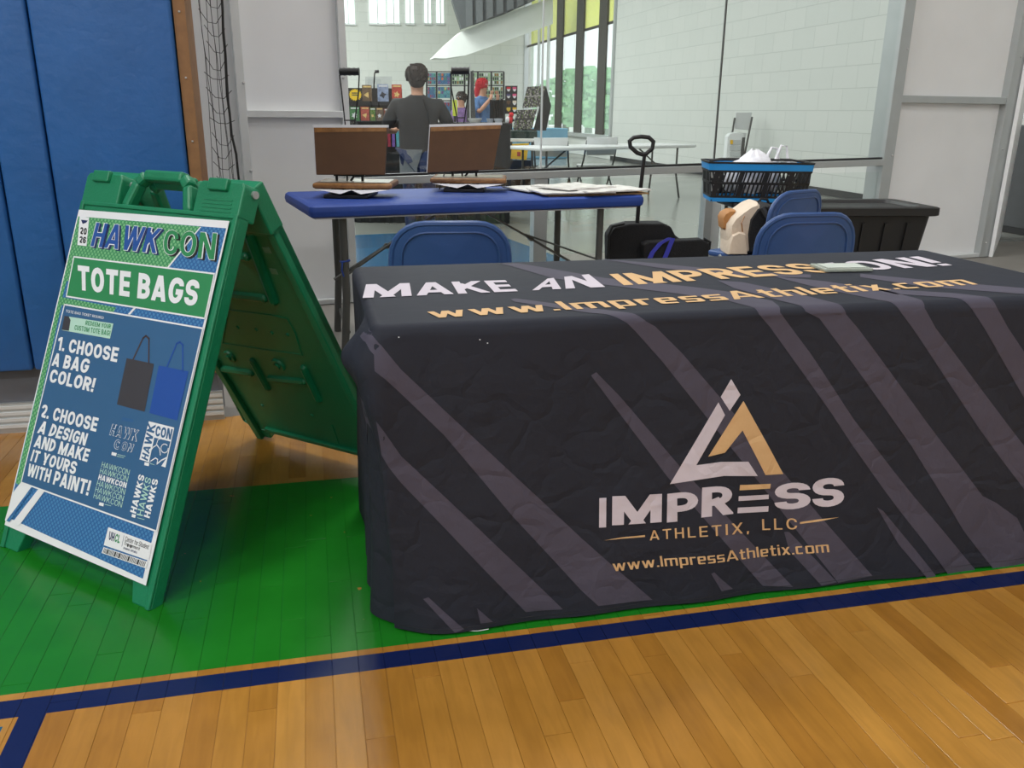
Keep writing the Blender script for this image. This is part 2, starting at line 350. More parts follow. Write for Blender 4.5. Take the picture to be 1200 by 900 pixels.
# maple court floor: per plank tone, grain, and the painted court markings in court coordinates
def wood_mat():
    m = bpy.data.materials.new('maple_court_floor'); m.use_nodes = True; nt = m.node_tree; N = nt.nodes; L = nt.links; b = N['Principled BSDF']
    geo = N.new('ShaderNodeNewGeometry'); sp = N.new('ShaderNodeSeparateXYZ')
    def mth(op, a, c=None, d=None):
        n = N.new('ShaderNodeMath'); n.operation = op
        for i, q in enumerate((a, c, d)):
            if q is None: continue
            if isinstance(q, (int, float)): n.inputs[i].default_value = q
            else: L.new(q, n.inputs[i])
        return n.outputs[0]
    L.new(geo.outputs['Position'], sp.inputs[0]); X, Y = sp.outputs[0], sp.outputs[1]
    u = mth('ADD', mth('MULTIPLY', X, CB), mth('MULTIPLY', Y, SB)); v = mth('SUBTRACT', mth('MULTIPLY', Y, CB), mth('MULTIPLY', X, SB))
    def mix(f, a, c):
        n = N.new('ShaderNodeMix'); n.data_type = 'RGBA'
        if isinstance(f, (int, float)): n.inputs[0].default_value = f
        else: L.new(f, n.inputs[0])
        for i, q in ((6, a), (7, c)):
            if isinstance(q, tuple): n.inputs[i].default_value = q
            else: L.new(q, n.inputs[i])
        return n.outputs[2]
    oi = N.new('ShaderNodeObjectInfo'); cr = N.new('ShaderNodeValToRGB'); e = cr.color_ramp
    e.elements[0].position = 0; e.elements[0].color = rgb((158, 108, 40)); e.elements[1].position = 1; e.elements[1].color = rgb((184, 134, 60))
    q = e.elements.new(.3); q.color = rgb((170, 120, 48)); q = e.elements.new(.75); q.color = rgb((176, 126, 54))
    L.new(oi.outputs['Random'], cr.inputs[0])
    cmb = N.new('ShaderNodeCombineXYZ'); L.new(mth('MULTIPLY', u, 38), cmb.inputs[0]); L.new(mth('MULTIPLY', v, 4.5), cmb.inputs[1]); L.new(mth('MULTIPLY', oi.outputs['Random'], 40), cmb.inputs[2])
    nz = N.new('ShaderNodeTexNoise'); nz.inputs['Scale'].default_value = 1.4; nz.inputs['Detail'].default_value = 6; nz.inputs['Distortion'].default_value = .8; L.new(cmb.outputs[0], nz.inputs['Vector'])
    gr = N.new('ShaderNodeMapRange'); gr.inputs[1].default_value = .35; gr.inputs[2].default_value = .7; gr.inputs[3].default_value = 1.04; gr.inputs[4].default_value = .88; L.new(nz.outputs['Fac'], gr.inputs[0])
    nz3 = N.new('ShaderNodeTexNoise'); nz3.inputs['Scale'].default_value = 9; nz3.inputs['Detail'].default_value = 3; L.new(geo.outputs['Position'], nz3.inputs['Vector'])
    g3 = N.new('ShaderNodeMapRange'); g3.inputs[1].default_value = .3; g3.inputs[2].default_value = .7; g3.inputs[3].default_value = .93; g3.inputs[4].default_value = 1.06; L.new(nz3.outputs['Fac'], g3.inputs[0])
    hs = N.new('ShaderNodeHueSaturation'); L.new(cr.outputs[0], hs.inputs['Color']); L.new(mth('MULTIPLY', gr.outputs[0], g3.outputs[0]), hs.inputs['Value'])
    col = hs.outputs[0]
    def band(t, lo, hi): return mth('MULTIPLY', mth('GREATER_THAN', t, lo), mth('LESS_THAN', t, hi))
    nz2 = N.new('ShaderNodeTexNoise'); nz2.inputs['Scale'].default_value = 22; nz2.inputs['Detail'].default_value = 8; L.new(geo.outputs['Position'], nz2.inputs['Vector'])
    chip = mth('GREATER_THAN', nz2.outputs['Fac'], .725)
    pv = N.new('ShaderNodeHueSaturation'); pv.inputs['Color'].default_value = rgb((26, 116, 28)); L.new(g3.outputs[0], pv.inputs['Value'])
    gm = mth('MULTIPLY', band(v, 1.668, 2.628), mth('SUBTRACT', 1, chip))
    col = mix(gm, col, pv.outputs[0])
    nv = band(v, 1.589, 1.647)
    vs_ = mth('MULTIPLY', band(u, -.634, -.583), mth('LESS_THAN', v, 1.6))
    pm = mth('MAXIMUM', nv, vs_)
    col = mix(pm, col, rgb((17, 30, 76)))
    tl = mth('MULTIPLY', mth('LESS_THAN', u, -.655), mth('LESS_THAN', v, 1.565))
    col = mix(tl, col, rgb((14, 88, 122)))
    L.new(col, b.inputs['Base Color'])
    rr = N.new('ShaderNodeMapRange'); rr.inputs[3].default_value = .16; rr.inputs[4].default_value = .30; L.new(nz3.outputs['Fac'], rr.inputs[0]); L.new(rr.outputs[0], b.inputs['Roughness'])
    b.inputs['Specular IOR Level'].default_value = .45
    # shallow scratches
    sc = N.new('ShaderNodeTexNoise'); sc.inputs['Scale'].default_value = 30; sc.inputs['Detail'].default_value = 5; L.new(cmb.outputs[0], sc.inputs['Vector'])
    bp = N.new('ShaderNodeBump'); bp.inputs['Strength'].default_value = .05; bp.inputs['Distance'].default_value = .002; L.new(sc.outputs['Fac'], bp.inputs['Height']); L.new(bp.outputs[0], b.inputs['Normal'])
    return m
M['maple'] = wood_mat()
def block_mat():
    m = bpy.data.materials.new('painted_block'); m.use_nodes = True; nt = m.node_tree; b = nt.nodes['Principled BSDF']
    tc = nt.nodes.new('ShaderNodeTexCoord'); mp = nt.nodes.new('ShaderNodeMapping'); mp.inputs['Rotation'].default_value = (math.radians(90), 0, 0)
    nt.links.new(tc.outputs['Object'], mp.inputs[0])
    br = nt.nodes.new('ShaderNodeTexBrick'); br.inputs['Scale'].default_value = 1; br.inputs['Brick Width'].default_value = .61; br.inputs['Row Height'].default_value = .305
    br.inputs['Mortar Size'].default_value = .006; br.inputs['Color1'].default_value = rgb((205, 207, 202)); br.inputs['Color2'].default_value = rgb((201, 204, 199)); br.inputs['Mortar'].default_value = rgb((184, 188, 183))
    nt.links.new(mp.outputs[0], br.inputs['Vector']); nt.links.new(br.outputs['Color'], b.inputs['Base Color'])
    bp = nt.nodes.new('ShaderNodeBump'); bp.invert = True; bp.inputs['Strength'].default_value = .35; bp.inputs['Distance'].default_value = .01
    nt.links.new(br.outputs['Fac'], bp.inputs['Height']); nt.links.new(bp.outputs[0], b.inputs['Normal'])
    b.inputs['Roughness'].default_value = .5; return m
M['farwall'] = block_mat()
M['ceil'] = mat('ceiling_white', (196, 198, 198), .8)
# ------------------------------------------------------------------ room shell (court coordinates u right, v away)
PADV = 3.30
def uvstruct(name, m, a, b, **k):
    mb = MB(); mb.box(a, b); o = obj(name, mb, m, k.pop('parent', None), **k); o.rotation_euler = (0, 0, BY)
    if not o.parent: o['kind'] = 'structure'
    return o
fl = uvstruct('floor', M['maple'], (-8, -7, -.06), (7.3, 3.325, -.0022))
fl['label'] = 'maple court floor with painted green and navy bands'
# individual planks of the court floor in view
PW = .0567; U0 = .0377
pm_ = {}
def plank_mesh(Ln):
    k = round(Ln, 2)
    if k not in pm_:
        g = .00045; h = .0007
        mb = MB(); mb.box((g, g, -.01), (PW-g, k-g, -.0003)); 
        me = bpy.data.meshes.new('plank'); 
        vs = list(mb.v) 
        top = [(g+h, g+h, 0), (PW-g-h, g+h, 0), (PW-g-h, k-g-h, 0), (g+h, k-g-h, 0)]
        fs = [f for i, f in enumerate(mb.f) if i not in (0, 1)] + [(8,9,10,11), (4,5,9,8), (5,6,10,9), (6,7,11,10), (7,4,8,11)]
        me.from_pydata(vs+top, [], fs); me.materials.append(M['maple']); pm_[k] = me
    return pm_[k]
fv = {}
lens = [.36, .48, .64, .86, 1.1]
npl = 0
for k in range(-30, 34):
    u = U0 + k*PW
    # visible v range of this strip
    v0 = 1.02 if u > .4 else (1.44 - (u+.62)*.33 if u < .4 else 1.1)
    v0 = max(1.0, min(v0, 1.5)) - .04
    if u < -1.0: v0 = 1.5 + (-1.0-u)*.9
    if u > .9: v0 = 1.0 + (u-.9)*.82
    vend = 3.322 if u < .5 else 2.05
    v = v0 - random.random()*.3
    while v < vend - .02:
        Ln = random.choice(lens)
        if v + Ln > vend - .12: Ln = round(vend - v, 2)
        if Ln < .03: break
        if Ln > 1.4: Ln = 1.1
        o = bpy.data.objects.new('plank', plank_mesh(Ln)); C.objects.link(o); o.parent = fl; o.location = (u, v, 0); v += round(Ln, 2); npl += 1
print('planks', npl)
uvstruct('floor', M['rubber'], (-8, 3.325, -.06), (9, 7.0, -.004))
cf = MB(); cf.box((-8, 7.0, -.06), (9, 31, -.004)); o = obj('floor', cf, M['concrete']); o.rotation_euler = (0, 0, BY); o['kind'] = 'structure'

uvstruct('ceiling', M['ceil'], (-8, -7, 6.6), (9, 31, 6.8))
uvstruct('wall_back', M['panel'], (-8, -7.2, -.05), (7.3, -7, 6.6))
uvstruct('wall_left', M['ceil'], (-8.2, -7, -.05), (-8, 31, 6.6))
uvstruct('wall_right', M['ceil'], (7.3, -7, -.05), (7.5, 4.7, 6.6))
# wall with the pads
wl = uvstruct('wall_side', M['greywall'], (-8, PADV+.01, 0), (-.4, PADV+.16, 6.6))
bb = uvstruct('baseboard_left', M['alu'], (-8, PADV-.004, 0), (-.387, PADV+.01, .115))
for i in range(4):
    r = MB(); r.box((-8, PADV-.014+.002*i, .022+i*.024), (-.387, PADV-.004, .034+i*.024)); rr = obj('rib', r, M['alu_white'], bb)
seam = MB()
for u_ in (-.60,-1.35): seam.box((u_, PADV-.016, 0), (u_+.004, PADV-.003, .116))
obj('joint', seam, M['black'], bb)
ws = MB(); ws.box((-.4175, PADV-.035, .2), (-.379, PADV+.16, 6.6)); wso = obj('trim_1', ws, M['wood_strip']); wso.rotation_euler = (0,0,BY); wso['kind'] = 'structure'
for z in (.6, .84, 1.05, 1.26, 1.47):
    sc = MB(); sc.ball((-.398, PADV-.036, z), .004, n=5); obj('screw', sc, M['steel'], wso)
edges = [-.42, -.8645, -1.022, -1.62, -2.2]
padlab = ['wide blue vinyl wall pad beside the plywood edge and black netting', 'narrow blue vinyl wall pad between two seams behind the sign', 'blue vinyl wall pad at the left edge, next to the narrow pad', 'blue vinyl wall pad farthest left, just outside the view']
for i in range(3):
    mb = MB(); mb.rbox((edges[i+1]+.0025, PADV-.048, .249), (edges[i]-.0025, PADV+.01, 2.4), .012)
    o = obj('wall_pad', mb, M['pad'], smooth=30); o.rotation_euler = (0, 0, BY); tag(o, padlab[i], 'wall pad', 'blue vinyl wall pads')
# rink board wall: local frame along x, z up, front face y=0
W0 = Vector((-1.3, 5.16, 0)); W1 = Vector((3.74, 7.232, 0)); WY = math.atan2(W1.y-W0.y, W1.x-W0.x)
def wobj(name, mb, m, parent=None, **k):
    o = obj(name, mb, m, parent, **k)
    if not parent: o.location = W0; o.rotation_euler = (0, 0, WY); o['kind'] = 'structure'
    return o
TOPZ = 2.9
bc = wobj('floor', MB().box((-2.6, .08, -.05), (2.3, 3.0, -.001)), M['blue_court'])
wp = MB()
for (x0, x1, z0, z1) in ((-2.6, -.285, .02, TOPZ), (-.255, .30, .02, 1.12), (-.255, .30, 1.15, TOPZ), (4.61, 5.76, .02, 1.262), (4.61, 5.76, 1.30, TOPZ)):
    wp.box((x0, .035, z0), (x1, .055, z1))
bw = wobj('wall_boards', MB().box((-2.6, .06, .02), (.30, .075, TOPZ)).box((4.61, .06, .02), (5.76, .075, TOPZ)), M['panel'])
bw['label'] = 'white plastic board wall between grey posts'
for (x0, x1, z0, z1) in ((-2.6, -.285, .02, TOPZ), (-.255, .30, .02, 1.12), (-.255, .30, 1.15, TOPZ), (4.61, 5.76, .02, 1.262), (4.61, 5.76, 1.30, TOPZ)):
    obj('panel', MB().box((x0, .035, z0), (x1, .06, z1)), M['panel'], bw)
def post(nm, x0, x1, z0, z1, y0=-.03, y1=.05, m=None, bolts=()):
    o = wobj(nm, MB().box((x0, y0, z0), (x1, y1, z1)), m or M['alu'], bevel=.003)
    for (bx, bz) in bolts:
        o2 = obj('bolt', MB().ball((bx, y0-.002, bz), .009, .006, .009, n=5), M['steel'], o)
    return o
post('trim_2', -.295, -.248, 0, TOPZ, -.045, .05, M['alu_white'], ((-.255, .82), (-.255, 1.3)))
post('trim_3', .295, .338, 0, TOPZ, -.02, .05, M['alu_white'], ((.31, 1.34), (.31, 1.0)))
post('trim_4', -.25, .30, 1.115, 1.155, -.02, .05, M['alu_white'])
post('trim_5', -.25, .30, 0, .03, -.015, .05, M['alu_white'])
post('trim_6', 4.520, 4.622, 0, TOPZ, -.03, .14, None, ((4.60, 1.64), (4.60, .86)))
post('trim_7', 5.755, 5.89, 0, TOPZ, -.03, .10, None, ((5.82, 1.62), (5.80, .90), (5.80, .12)))
post('trim_8', 4.62, 5.76, 1.255, 1.31, -.02, .1)
post('trim_9', 4.62, 5.76, 0, .03, -.02, .1, M['alu_white'])
# rail with black gasket (it climbs slightly to the right)
r0, r1 = (.338, 4.525)
def sl(mb, x0, z0, x1, z1, h, y0, y1):
    return mb.add([(x0,y0,z0),(x1,y0,z1),(x1,y1,z1),(x0,y1,z0),(x0,y0,z0+h),(x1,y0,z1+h),(x1,y1,z1+h),(x0,y1,z0+h)], [(0,3,2,1),(4,5,6,7),(0,1,5,4),(1,2,6,5),(2,3,7,6),(3,0,4,7)])
wobj('trim_10', sl(MB(), r0, .722, r1, .785, .048, -.03, .06), M['alu'], bevel=.003)
wobj('trim_11', sl(MB(), r0, .770, r1, .833, .014, -.012, .03), M['black'])
post('trim_12', 1.545, 1.642, 0, .74, -.02, .05)
post('trim_13', 2.90, 2.965, 0, .765, -.02, .05)
post('trim_14', 2.965, 3.09, 0, .765, .05, .12, M['alu_white'])
wobj('trim_15', MB().box((.338, -.01, 0), (4.52, .05, .03)), M['alu'])
# glass panes, each a window of its own
for i, (x0, x1) in enumerate(((.338, 1.598), (1.606, 2.962), (2.970, 4.525))):
    wn = wobj('window_%d' % (i+1), MB().box((x0, .004, .80), (x1, .014, TOPZ)), M['glass'])
    obj('edge', MB().box((x1-.004, .002, .80), (x1+.004, .016, TOPZ)), M['dark_steel'] if i == 1 else M['alu_white'], wn) if i < 2 else None
for i, (x0, x1) in enumerate(((.338, 1.545), (1.642, 2.90), (3.09, 4.52))):
    wobj('window_%d' % (i+4), MB().box((x0, .004, .03), (x1, .014, .735)), M['glass'])
# side wall of the far hall: line through (4.747, 13.078) along the court depth direction
SU = 4.747*CB + 13.078*SB; SV0 = -4.747*SB + 13.078*CB
def sv_of(px):   # court v where the side wall is crossed by a sight line
    r = ray(px, 133); t = SU/(r.x*CB + r.y*SB); return (-r.x*SB + r.y*CB)*t
def sz_of(px, py):
    r = ray(px, py); t = SU/(r.x*CB + r.y*SB); return EYE + r.z*t
va, vb, vc = sv_of(718), sv_of(655), sv_of(618)
FARV = vc + .4
wsm = MB().box((4.7, -SU-.3, 0), (va, -SU, 6.6)).box((va, -SU-.3, 0), (vc+.5, -SU, .55)).box((vc+.45, -SU-.3, 0), (FARV+.5, -SU, 6.6))
RYW = BY + math.pi/2      # frame of the side wall: x runs away from the camera, y = minus court u
def sobj(name, mb, m, parent=None, **k):
    o = obj(name, mb, m, parent, **k)
    if not parent: o.rotation_euler = (0, 0, RYW); o['kind'] = 'structure'
    return o
sobj('wall_right', wsm, M['farwall'])
sobj('baseboard_right', MB().box((4.7, -SU, 0), (va, -SU+.02, .1)), M['black'])
uvstruct('wall_far', M['farwall'], (-8, FARV, 0), (SU+.3, FARV+.3, 6.6))
# storefront window of the side wall
M['mullion'] = mat('dark_bronze_mullion', (62, 60, 56), .5, .3)
M['yellow_glass'] = mat('yellow_tinted_glass', (236, 240, 120), .3, trans=.0, alpha=.75)
M['tint'] = mat('pale_green_glass', (214, 238, 226), .1, alpha=.28)
wf = MB(); zt = 6.55
def mull(px, wpx):
    a, b_ = sv_of(px+wpx/2), sv_of(px-wpx/2); return a, b_
mulls = [(653, 7), (676, 8), (702, 9)]
z1 = .5
wfo = bpy.data.objects.new('window_7', None); C.objects.link(wfo); wfo['kind'] = 'structure'; wfo.rotation_euler = (0, 0, RYW)
def W7(name, a, b, z0, z1_, y0, y1, m): return obj(name, MB().box((a, -SU+y0, z0), (b, -SU+y1, z1_)), m, wfo)
for (px, wp_) in mulls:
    a, b_ = mull(px, wp_); W7('mullion', a, b_, z1, zt, -.05, -.01, M['mullion'])
W7('window_frame', va, va+.12, z1, zt, -.1, .05, M['alu']); W7('window_frame', vc+.35, vc+.5, z1, zt, -.1, .05, M['alu'])
W7('window_sill', va, vc+.5, z1, z1+.1, -.1, .1, M['alu'])
bars = [717, 697, 680, 668, 657, 650, 635, 619]
ztr = sz_of(702, 30)
for i in range(7):
    a = sv_of(bars[i]); b_ = sv_of(bars[i+1])
    W7('pane', a, b_, ztr, zt, -.08, -.07, M['yellow_glass']); W7('pane', a, b_, z1, ztr, -.08, -.07, M['tint'])
W7('transom', va, vc+.4, ztr-.03, ztr+.04, -.065, -.055, M['mullion'])
for q in (sv_of(641), sv_of(630)): W7('mullion', q, q+.25, z1, zt, -.06, -.02, M['alu_white'])
# outside seen through it
gr = MB(); gr.box((SU+.4, 3, -.3), (SU+40, 80, -.1)); o = obj('ground', gr, mat('pale_pavement', (214, 214, 208), .8)); o.rotation_euler = (0,0,BY); o['kind'] = 'structure'
M['leaf'] = mat('sunlit_leaves', (150, 200, 146), .8, var=.3, vs=2)
M['bark'] = mat('bark', (96, 78, 60), .9)
tl_ = ['tall green tree outside, right of the window mullions', 'broad green tree outside behind the middle window pane', 'green tree outside seen in the left window panes']
for i, (px, D, s_) in enumerate(((713, 37, 3.0), (690, 42, 3.4), (664, 48, 3.6))):
    r = ray(px, 133); t_ = D/r.y; q = Vector((r.x*t_, D, -.1))
    t = thing('tree', tl_[i], 'tree', q, i*1.3)
    obj('trunk', MB().tube([(0,0,0), (.05,0,1), (0,.05,2)], [.2,.16,.12], 8), M['bark'], t, smooth=True)
    cr_ = MB(); rnd = random.Random(i)
    for k in range(320):
        a = rnd.random()*6.28; h = rnd.random(); rad = s_*.62*math.sin(math.pi*min(1, .18+h*.8))*math.sqrt(rnd.random())
        c = Vector((rad*math.cos(a), rad*math.sin(a), .7 + h*s_*.75)); s2 = .12+.2*rnd.random()
        cr_.ball(c, s2, s2*.9, s2*.7, n=3)
    obj('crown', cr_, M['leaf'], t)
# overhead bulkhead and dark slatted canopy at the far end
def facing_prism(name, poly, Y, th, m, lab=None, cat=None, kind='structure'):
    vs = [gy(a, b, Y) for a, b in poly]; n = len(vs); d = Vector((-SB, CB, 0))*th
    mb = MB(); mb.add(vs + [q + d for q in vs], [tuple(range(n))[::-1], tuple(range(n, 2*n))] + [(i, (i+1) % n, n+(i+1) % n, n+i) for i in range(n)])
    o = obj(name, mb, m)
    if kind: o['kind'] = kind
    return o
M['bulk'] = mat('white_bulkhead', (224, 226, 222), .6, var=.02)
facing_prism('trim_16', [(508, 68), (522, 68.5), (545, 65), (580, 53), (615, 40), (648, 28), (648, -3), (640, 0), (590, 16), (556, 31), (541, 37), (524, 52)], 25.5, .8, M['bulk'])
sl_ = facing_prism('trim_17', [(541, 34), (590, 17), (650, -10), (650, -40), (534, -40), (530, 0)], 25.2, .25, mat('dark_slats', (82, 86, 88), .5, .3))
for k in range(8):
    x = 546 + k*12; yb = 34 - (x-541)*.40
    vs = [gy(x, yb, 25.1), gy(x+8, yb-3, 25.1), gy(x+7, -35, 25.1), gy(x-1, -35, 25.1)]; d = Vector((0, .1, 0))
    mb = MB(); mb.add(vs+[q+d for q in vs], [(3,2,1,0),(4,5,6,7),(0,1,5,4),(1,2,6,5),(2,3,7,6),(3,0,4,7)]); obj('slat', mb, mat('slat_grey', (98, 102, 104), .5, .3) if k == 0 else bpy.data.materials['slat_grey'], sl_)
# window reflections from behind the camera, added as glowing panes on the far wall
M['reflection_glow'] = mat('glowing_reflection_pane', (238, 250, 248), .5, emit=1.1)
def farq(px, py):
    r = ray(px, py); t = (FARV-.02)/(-r.x*SB + r.y*CB); q = r*t; return (q.x*CB+q.y*SB, EYE+q.z)
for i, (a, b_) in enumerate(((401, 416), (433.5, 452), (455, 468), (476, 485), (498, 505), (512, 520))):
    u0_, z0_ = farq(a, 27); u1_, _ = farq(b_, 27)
    o = uvstruct('window_%d' % (8+i), M['reflection_glow'], (u0_, FARV-.06, z0_), (u1_, FARV+.01, z0_+1.7))
    obj('window_frame', MB().box((u0_-.03, FARV-.08, z0_-.06), (u1_+.03, FARV-.005, z0_)).box(((u0_+u1_)/2-.02, FARV-.09, z0_), ((u0_+u1_)/2+.02, FARV-.03, z0_+1.7)), M['alu_white'], o)  # frame bars of the added reflection pane
# right of the boards: pale panel and a dark locker door
q0 = gz(1158, 302); q1 = gz(1163, 275)
rp = MB(); d_ = (gz(1174, 268)-gz(1160, 300))
a0 = gz(1158.5, 301); a1 = gz(1169, 277)
def quadwall(name, a, b, h, th, m):
    t = (b-a).normalized(); n = Vector((t.y, -t.x, 0))*th
    vs = [a, b, b+n, a+n]; mb = MB(); mb.add(vs + [q+Vector((0,0,h)) for q in vs], [(3,2,1,0),(4,5,6,7),(0,1,5,4),(1,2,6,5),(2,3,7,6),(3,0,4,7)])
    o = obj(name, mb, m); o['kind'] = 'structure'; return o
quadwall('wall_return', a0, a1, 2.9, .03, M['panel'])
rr0 = ray(1174, 200); tt0 = 7.10/(rr0.x*CB + rr0.y*SB); vcab = (-rr0.x*SB + rr0.y*CB)*tt0
lk = thing('storage_cabinet', 'dark grey cabinet at the right edge beyond the board wall', 'cabinet', P(7.10, vcab-1.2), BY)
obj('body', MB().box((0, 0, .06), (.46, 1.2, 1.08)), mat('dark_grey_cabinet', (66, 68, 70), .5), lk, bevel=.01)
obj('base', MB().box((.01, .02, 0), (.44, 1.18, .06)), M['black'], lk)
# ================================================================== tablecloth
TL_, TD, TZ = 1.86, .72, .742
TY = math.radians(13.3); T0 = Vector((-.29, 1.668, 0)); tx = Vector((math.cos(TY), math.sin(TY), 0)); ty = Vector((-math.sin(TY), math.cos(TY), 0))
RC, RE = .03, .02
def path(s):
    # rounded rectangle seen from above, s runs along the front from the left corner; negative s goes back along the left side
    per = [((0,0),(1,0),TL_), ((TL_,0),(0,1),TD), ((TL_,TD),(-1,0),TL_), ((0,TD),(0,-1),TD)]
    tot = 2*(TL_+TD); s = s % tot
    for (o, d, ln) in per:
        if s <= ln: break
        s -= ln
    n_out = (d[1], -d[0])
    if RC <= s <= ln-RC: return o[0]+d[0]*s, o[1]+d[1]*s, n_out[0], n_out[1]
    if s < RC: k = -(RC-s)/RC*45; cx, cy = o[0]+d[0]*RC-n_out[0]*RC, o[1]+d[1]*RC-n_out[1]*RC
    else: k = (s-(ln-RC))/RC*45; cx, cy = o[0]+d[0]*(ln-RC)-n_out[0]*RC, o[1]+d[1]*(ln-RC)-n_out[1]*RC
    a = math.radians(k); nx, ny = n_out[0]*math.cos(a)-n_out[1]*math.sin(a), n_out[0]*math.sin(a)+n_out[1]*math.cos(a)
    return cx+RC*nx, cy+RC*ny, nx, ny
TOT = 2*(TL_+TD)
def g_(x, w): return math.exp(-(x/w)**2)
def flare(s, t):
    if s > TOT/2 + 1: s -= TOT
    d = t/TZ
    o = .006*d + .012*d*d*max(0, s-.5)/1.3
    o += .0035*math.sin(s*9+1.3)*d + .004*math.sin(s*21+4*d)*d*d + .002*math.sin(s*5.3+7*d)
    o += .0016*noise.noise(Vector((s*7, t*6, 3)))
    if s < .6:
        o += .050*g_(s+.085, .075)*g_(t-.06, .05) + .03*g_(s+.05, .07)*g_(t-.14, .08)  # gathered corner puffing out at the left
        o -= .060*g_(s, .075)*d**2; o += .012*g_(s+.2, .1)*d**2                          # hem corner rounds inward
        o -= .020*g_(s+.05, .03)*(1-g_(t, .1))*(1-.6*d)                                 # hollow behind the corner crease
        o += .014*math.sin(s*42)*g_(s+.25, .2)*d
    return o
def surf(s, t, off=0):
    # t>=0 measured down from the rounded top edge
    x, y, nx, ny = path(s)
    q = RE*math.pi/2
    if t < q:
        a = t/RE; ins = RE*(1-math.sin(a)); z = TZ-RE*(1-math.cos(a)); f = 0; nz = math.cos(a); nh = math.sin(a)
        return (x-nx*ins+nx*nh*off, y-ny*ins+ny*nh*off, z+nz*off)
    tt = t-q; f = flare(s, tt)
    return (x+nx*(f+off), y+ny*(f+off), TZ-RE-tt)
def cloth_pt(u, d, off):
    if d >= RE: return (u, d, TZ+off)
    return surf(u, RE-d, off)
cm = MB()
NS = 520; ts = [RE*math.pi/2*k/6 for k in range(7)]
hemlen = TZ-RE-.006
ts += [RE*math.pi/2 + hemlen*(k/64.) for k in range(1, 65)]
ss = [TOT*k/NS for k in range(NS)]
rings = [[surf(s, t) for s in ss] for t in ts]
n = NS
vs = [q for r in rings for q in r]; fs = [(i*n+j, (i+1)*n+j, (i+1)*n+(j+1) % n, i*n+(j+1) % n) for i in range(len(ts)-1) for j in range(n)]
fs.append(tuple(range(n)))
cm.add(vs, fs)
def cloth_mat(name, col):
    m = mat(name, col, .72, 0, .07, 3.0, spec=.25)
    nt = m.node_tree; b = nt.nodes['Principled BSDF']; tc = nt.nodes.new('ShaderNodeTexCoord')
    # creases: distorted cell edges
    n1 = nt.nodes.new('ShaderNodeTexNoise'); n1.inputs['Scale'].default_value = 6; n1.inputs['Detail'].default_value = 3; nt.links.new(tc.outputs['Object'], n1.inputs['Vector'])
    mx = nt.nodes.new('ShaderNodeVectorMath'); mx.operation = 'MULTIPLY_ADD'; mx.inputs[1].default_value = (.22, .22, .22); nt.links.new(n1.outputs['Color'], mx.inputs[0]); nt.links.new(tc.outputs['Object'], mx.inputs[2])
    vo = nt.nodes.new('ShaderNodeTexVoronoi'); vo.feature = 'DISTANCE_TO_EDGE'; vo.inputs['Scale'].default_value = 7.5; nt.links.new(mx.outputs[0], vo.inputs['Vector'])
    mr = nt.nodes.new('ShaderNodeMapRange'); mr.inputs[2].default_value = .16; nt.links.new(vo.outputs['Distance'], mr.inputs[0])
    n2 = nt.nodes.new('ShaderNodeTexNoise'); n2.inputs['Scale'].default_value = 17; n2.inputs['Detail'].default_value = 5; nt.links.new(tc.outputs['Object'], n2.inputs['Vector'])
    ad = nt.nodes.new('ShaderNodeMath'); ad.operation = 'MULTIPLY_ADD'; ad.inputs[1].default_value = .35; nt.links.new(mr.outputs[0], ad.inputs[0]); nt.links.new(n2.outputs['Fac'], ad.inputs[2])
    # creases lie on the hanging sides; the top is pulled flat
    sp = nt.nodes.new('ShaderNodeSeparateXYZ'); nt.links.new(tc.outputs['Object'], sp.inputs[0])
    lr = nt.nodes.new('ShaderNodeMapRange'); lr.inputs[1].default_value = TZ; lr.inputs[2].default_value = TZ-.12; lr.inputs[3].default_value = .08; lr.inputs[4].default_value = .62; nt.links.new(sp.outputs[2], lr.inputs[0])
    bp = nt.nodes.new('ShaderNodeBump'); bp.inputs['Distance'].default_value = .008; nt.links.new(lr.outputs[0], bp.inputs['Strength']); nt.links.new(ad.outputs[0], bp.inputs['Height']); nt.links.new(bp.outputs[0], b.inputs['Normal'])
    return m
M['cloth'] = cloth_mat('charcoal_tablecloth', (40, 43, 53))
M['stripe'] = cloth_mat('mauve_grey_print', (78, 75, 89))
M['cwhite'] = cloth_mat('pale_print', (206, 198, 208))
M['cgold'] = cloth_mat('tan_gold_print', (214, 176, 128))
tb = thing('tablecloth', 'charcoal tablecloth with mauve stripes and gold lettering, covering the front table', 'tablecloth', T0, TY)
obj('cloth', cm, M['cloth'], tb, smooth=60)
ft = thing('folding_table', 'folding table hidden under the charcoal printed tablecloth', 'table', T0, TY)
tt_ = MB(); tt_.rbox((.024, .024, TZ-.05), (TL_-.024, TD-.024, TZ-.004), .02); obj('tabletop', tt_, M['white_plastic'], ft, smooth=30)
for x in (.12, TL_-.12):
    for y in (.1, TD-.1): obj('leg', MB().tube([(x, y, TZ-.05), (x, y, 0)], .014, 8), M['dark_steel'], ft, smooth=True)
def tq(px, py):
    g = gz(px, py, TZ) - T0; w_ = g.dot(ty)
    if w_ >= 0: return (g.dot(tx), w_)
    r = ray(px, py); o = Vector((0,0,EYE)); t = (T0-o).dot(ty)/r.dot(ty); p = o + r*t
    return ((p-T0).dot(tx), p.z - TZ)
def cprint(name, polys, m, off, label=None, step=.025):
    mb = MB()
    for (vs, fs) in polys:
        vs, fs = cut_grid(vs, fs, step)
        mb.add([cloth_pt(v[0], v[1], off) for v in vs], fs)
    return obj(name, mb, m, tb, smooth=60, label=label)
def poly(pts): return ([tq(*p) for p in pts], [tuple(range(len(pts)))])
def concave(pts2):
    from mathutils.geometry import tessellate_polygon
    t = tessellate_polygon([[Vector((a, b, 0)) for a, b in pts2]]); return (pts2, [tuple(x) for x in t])
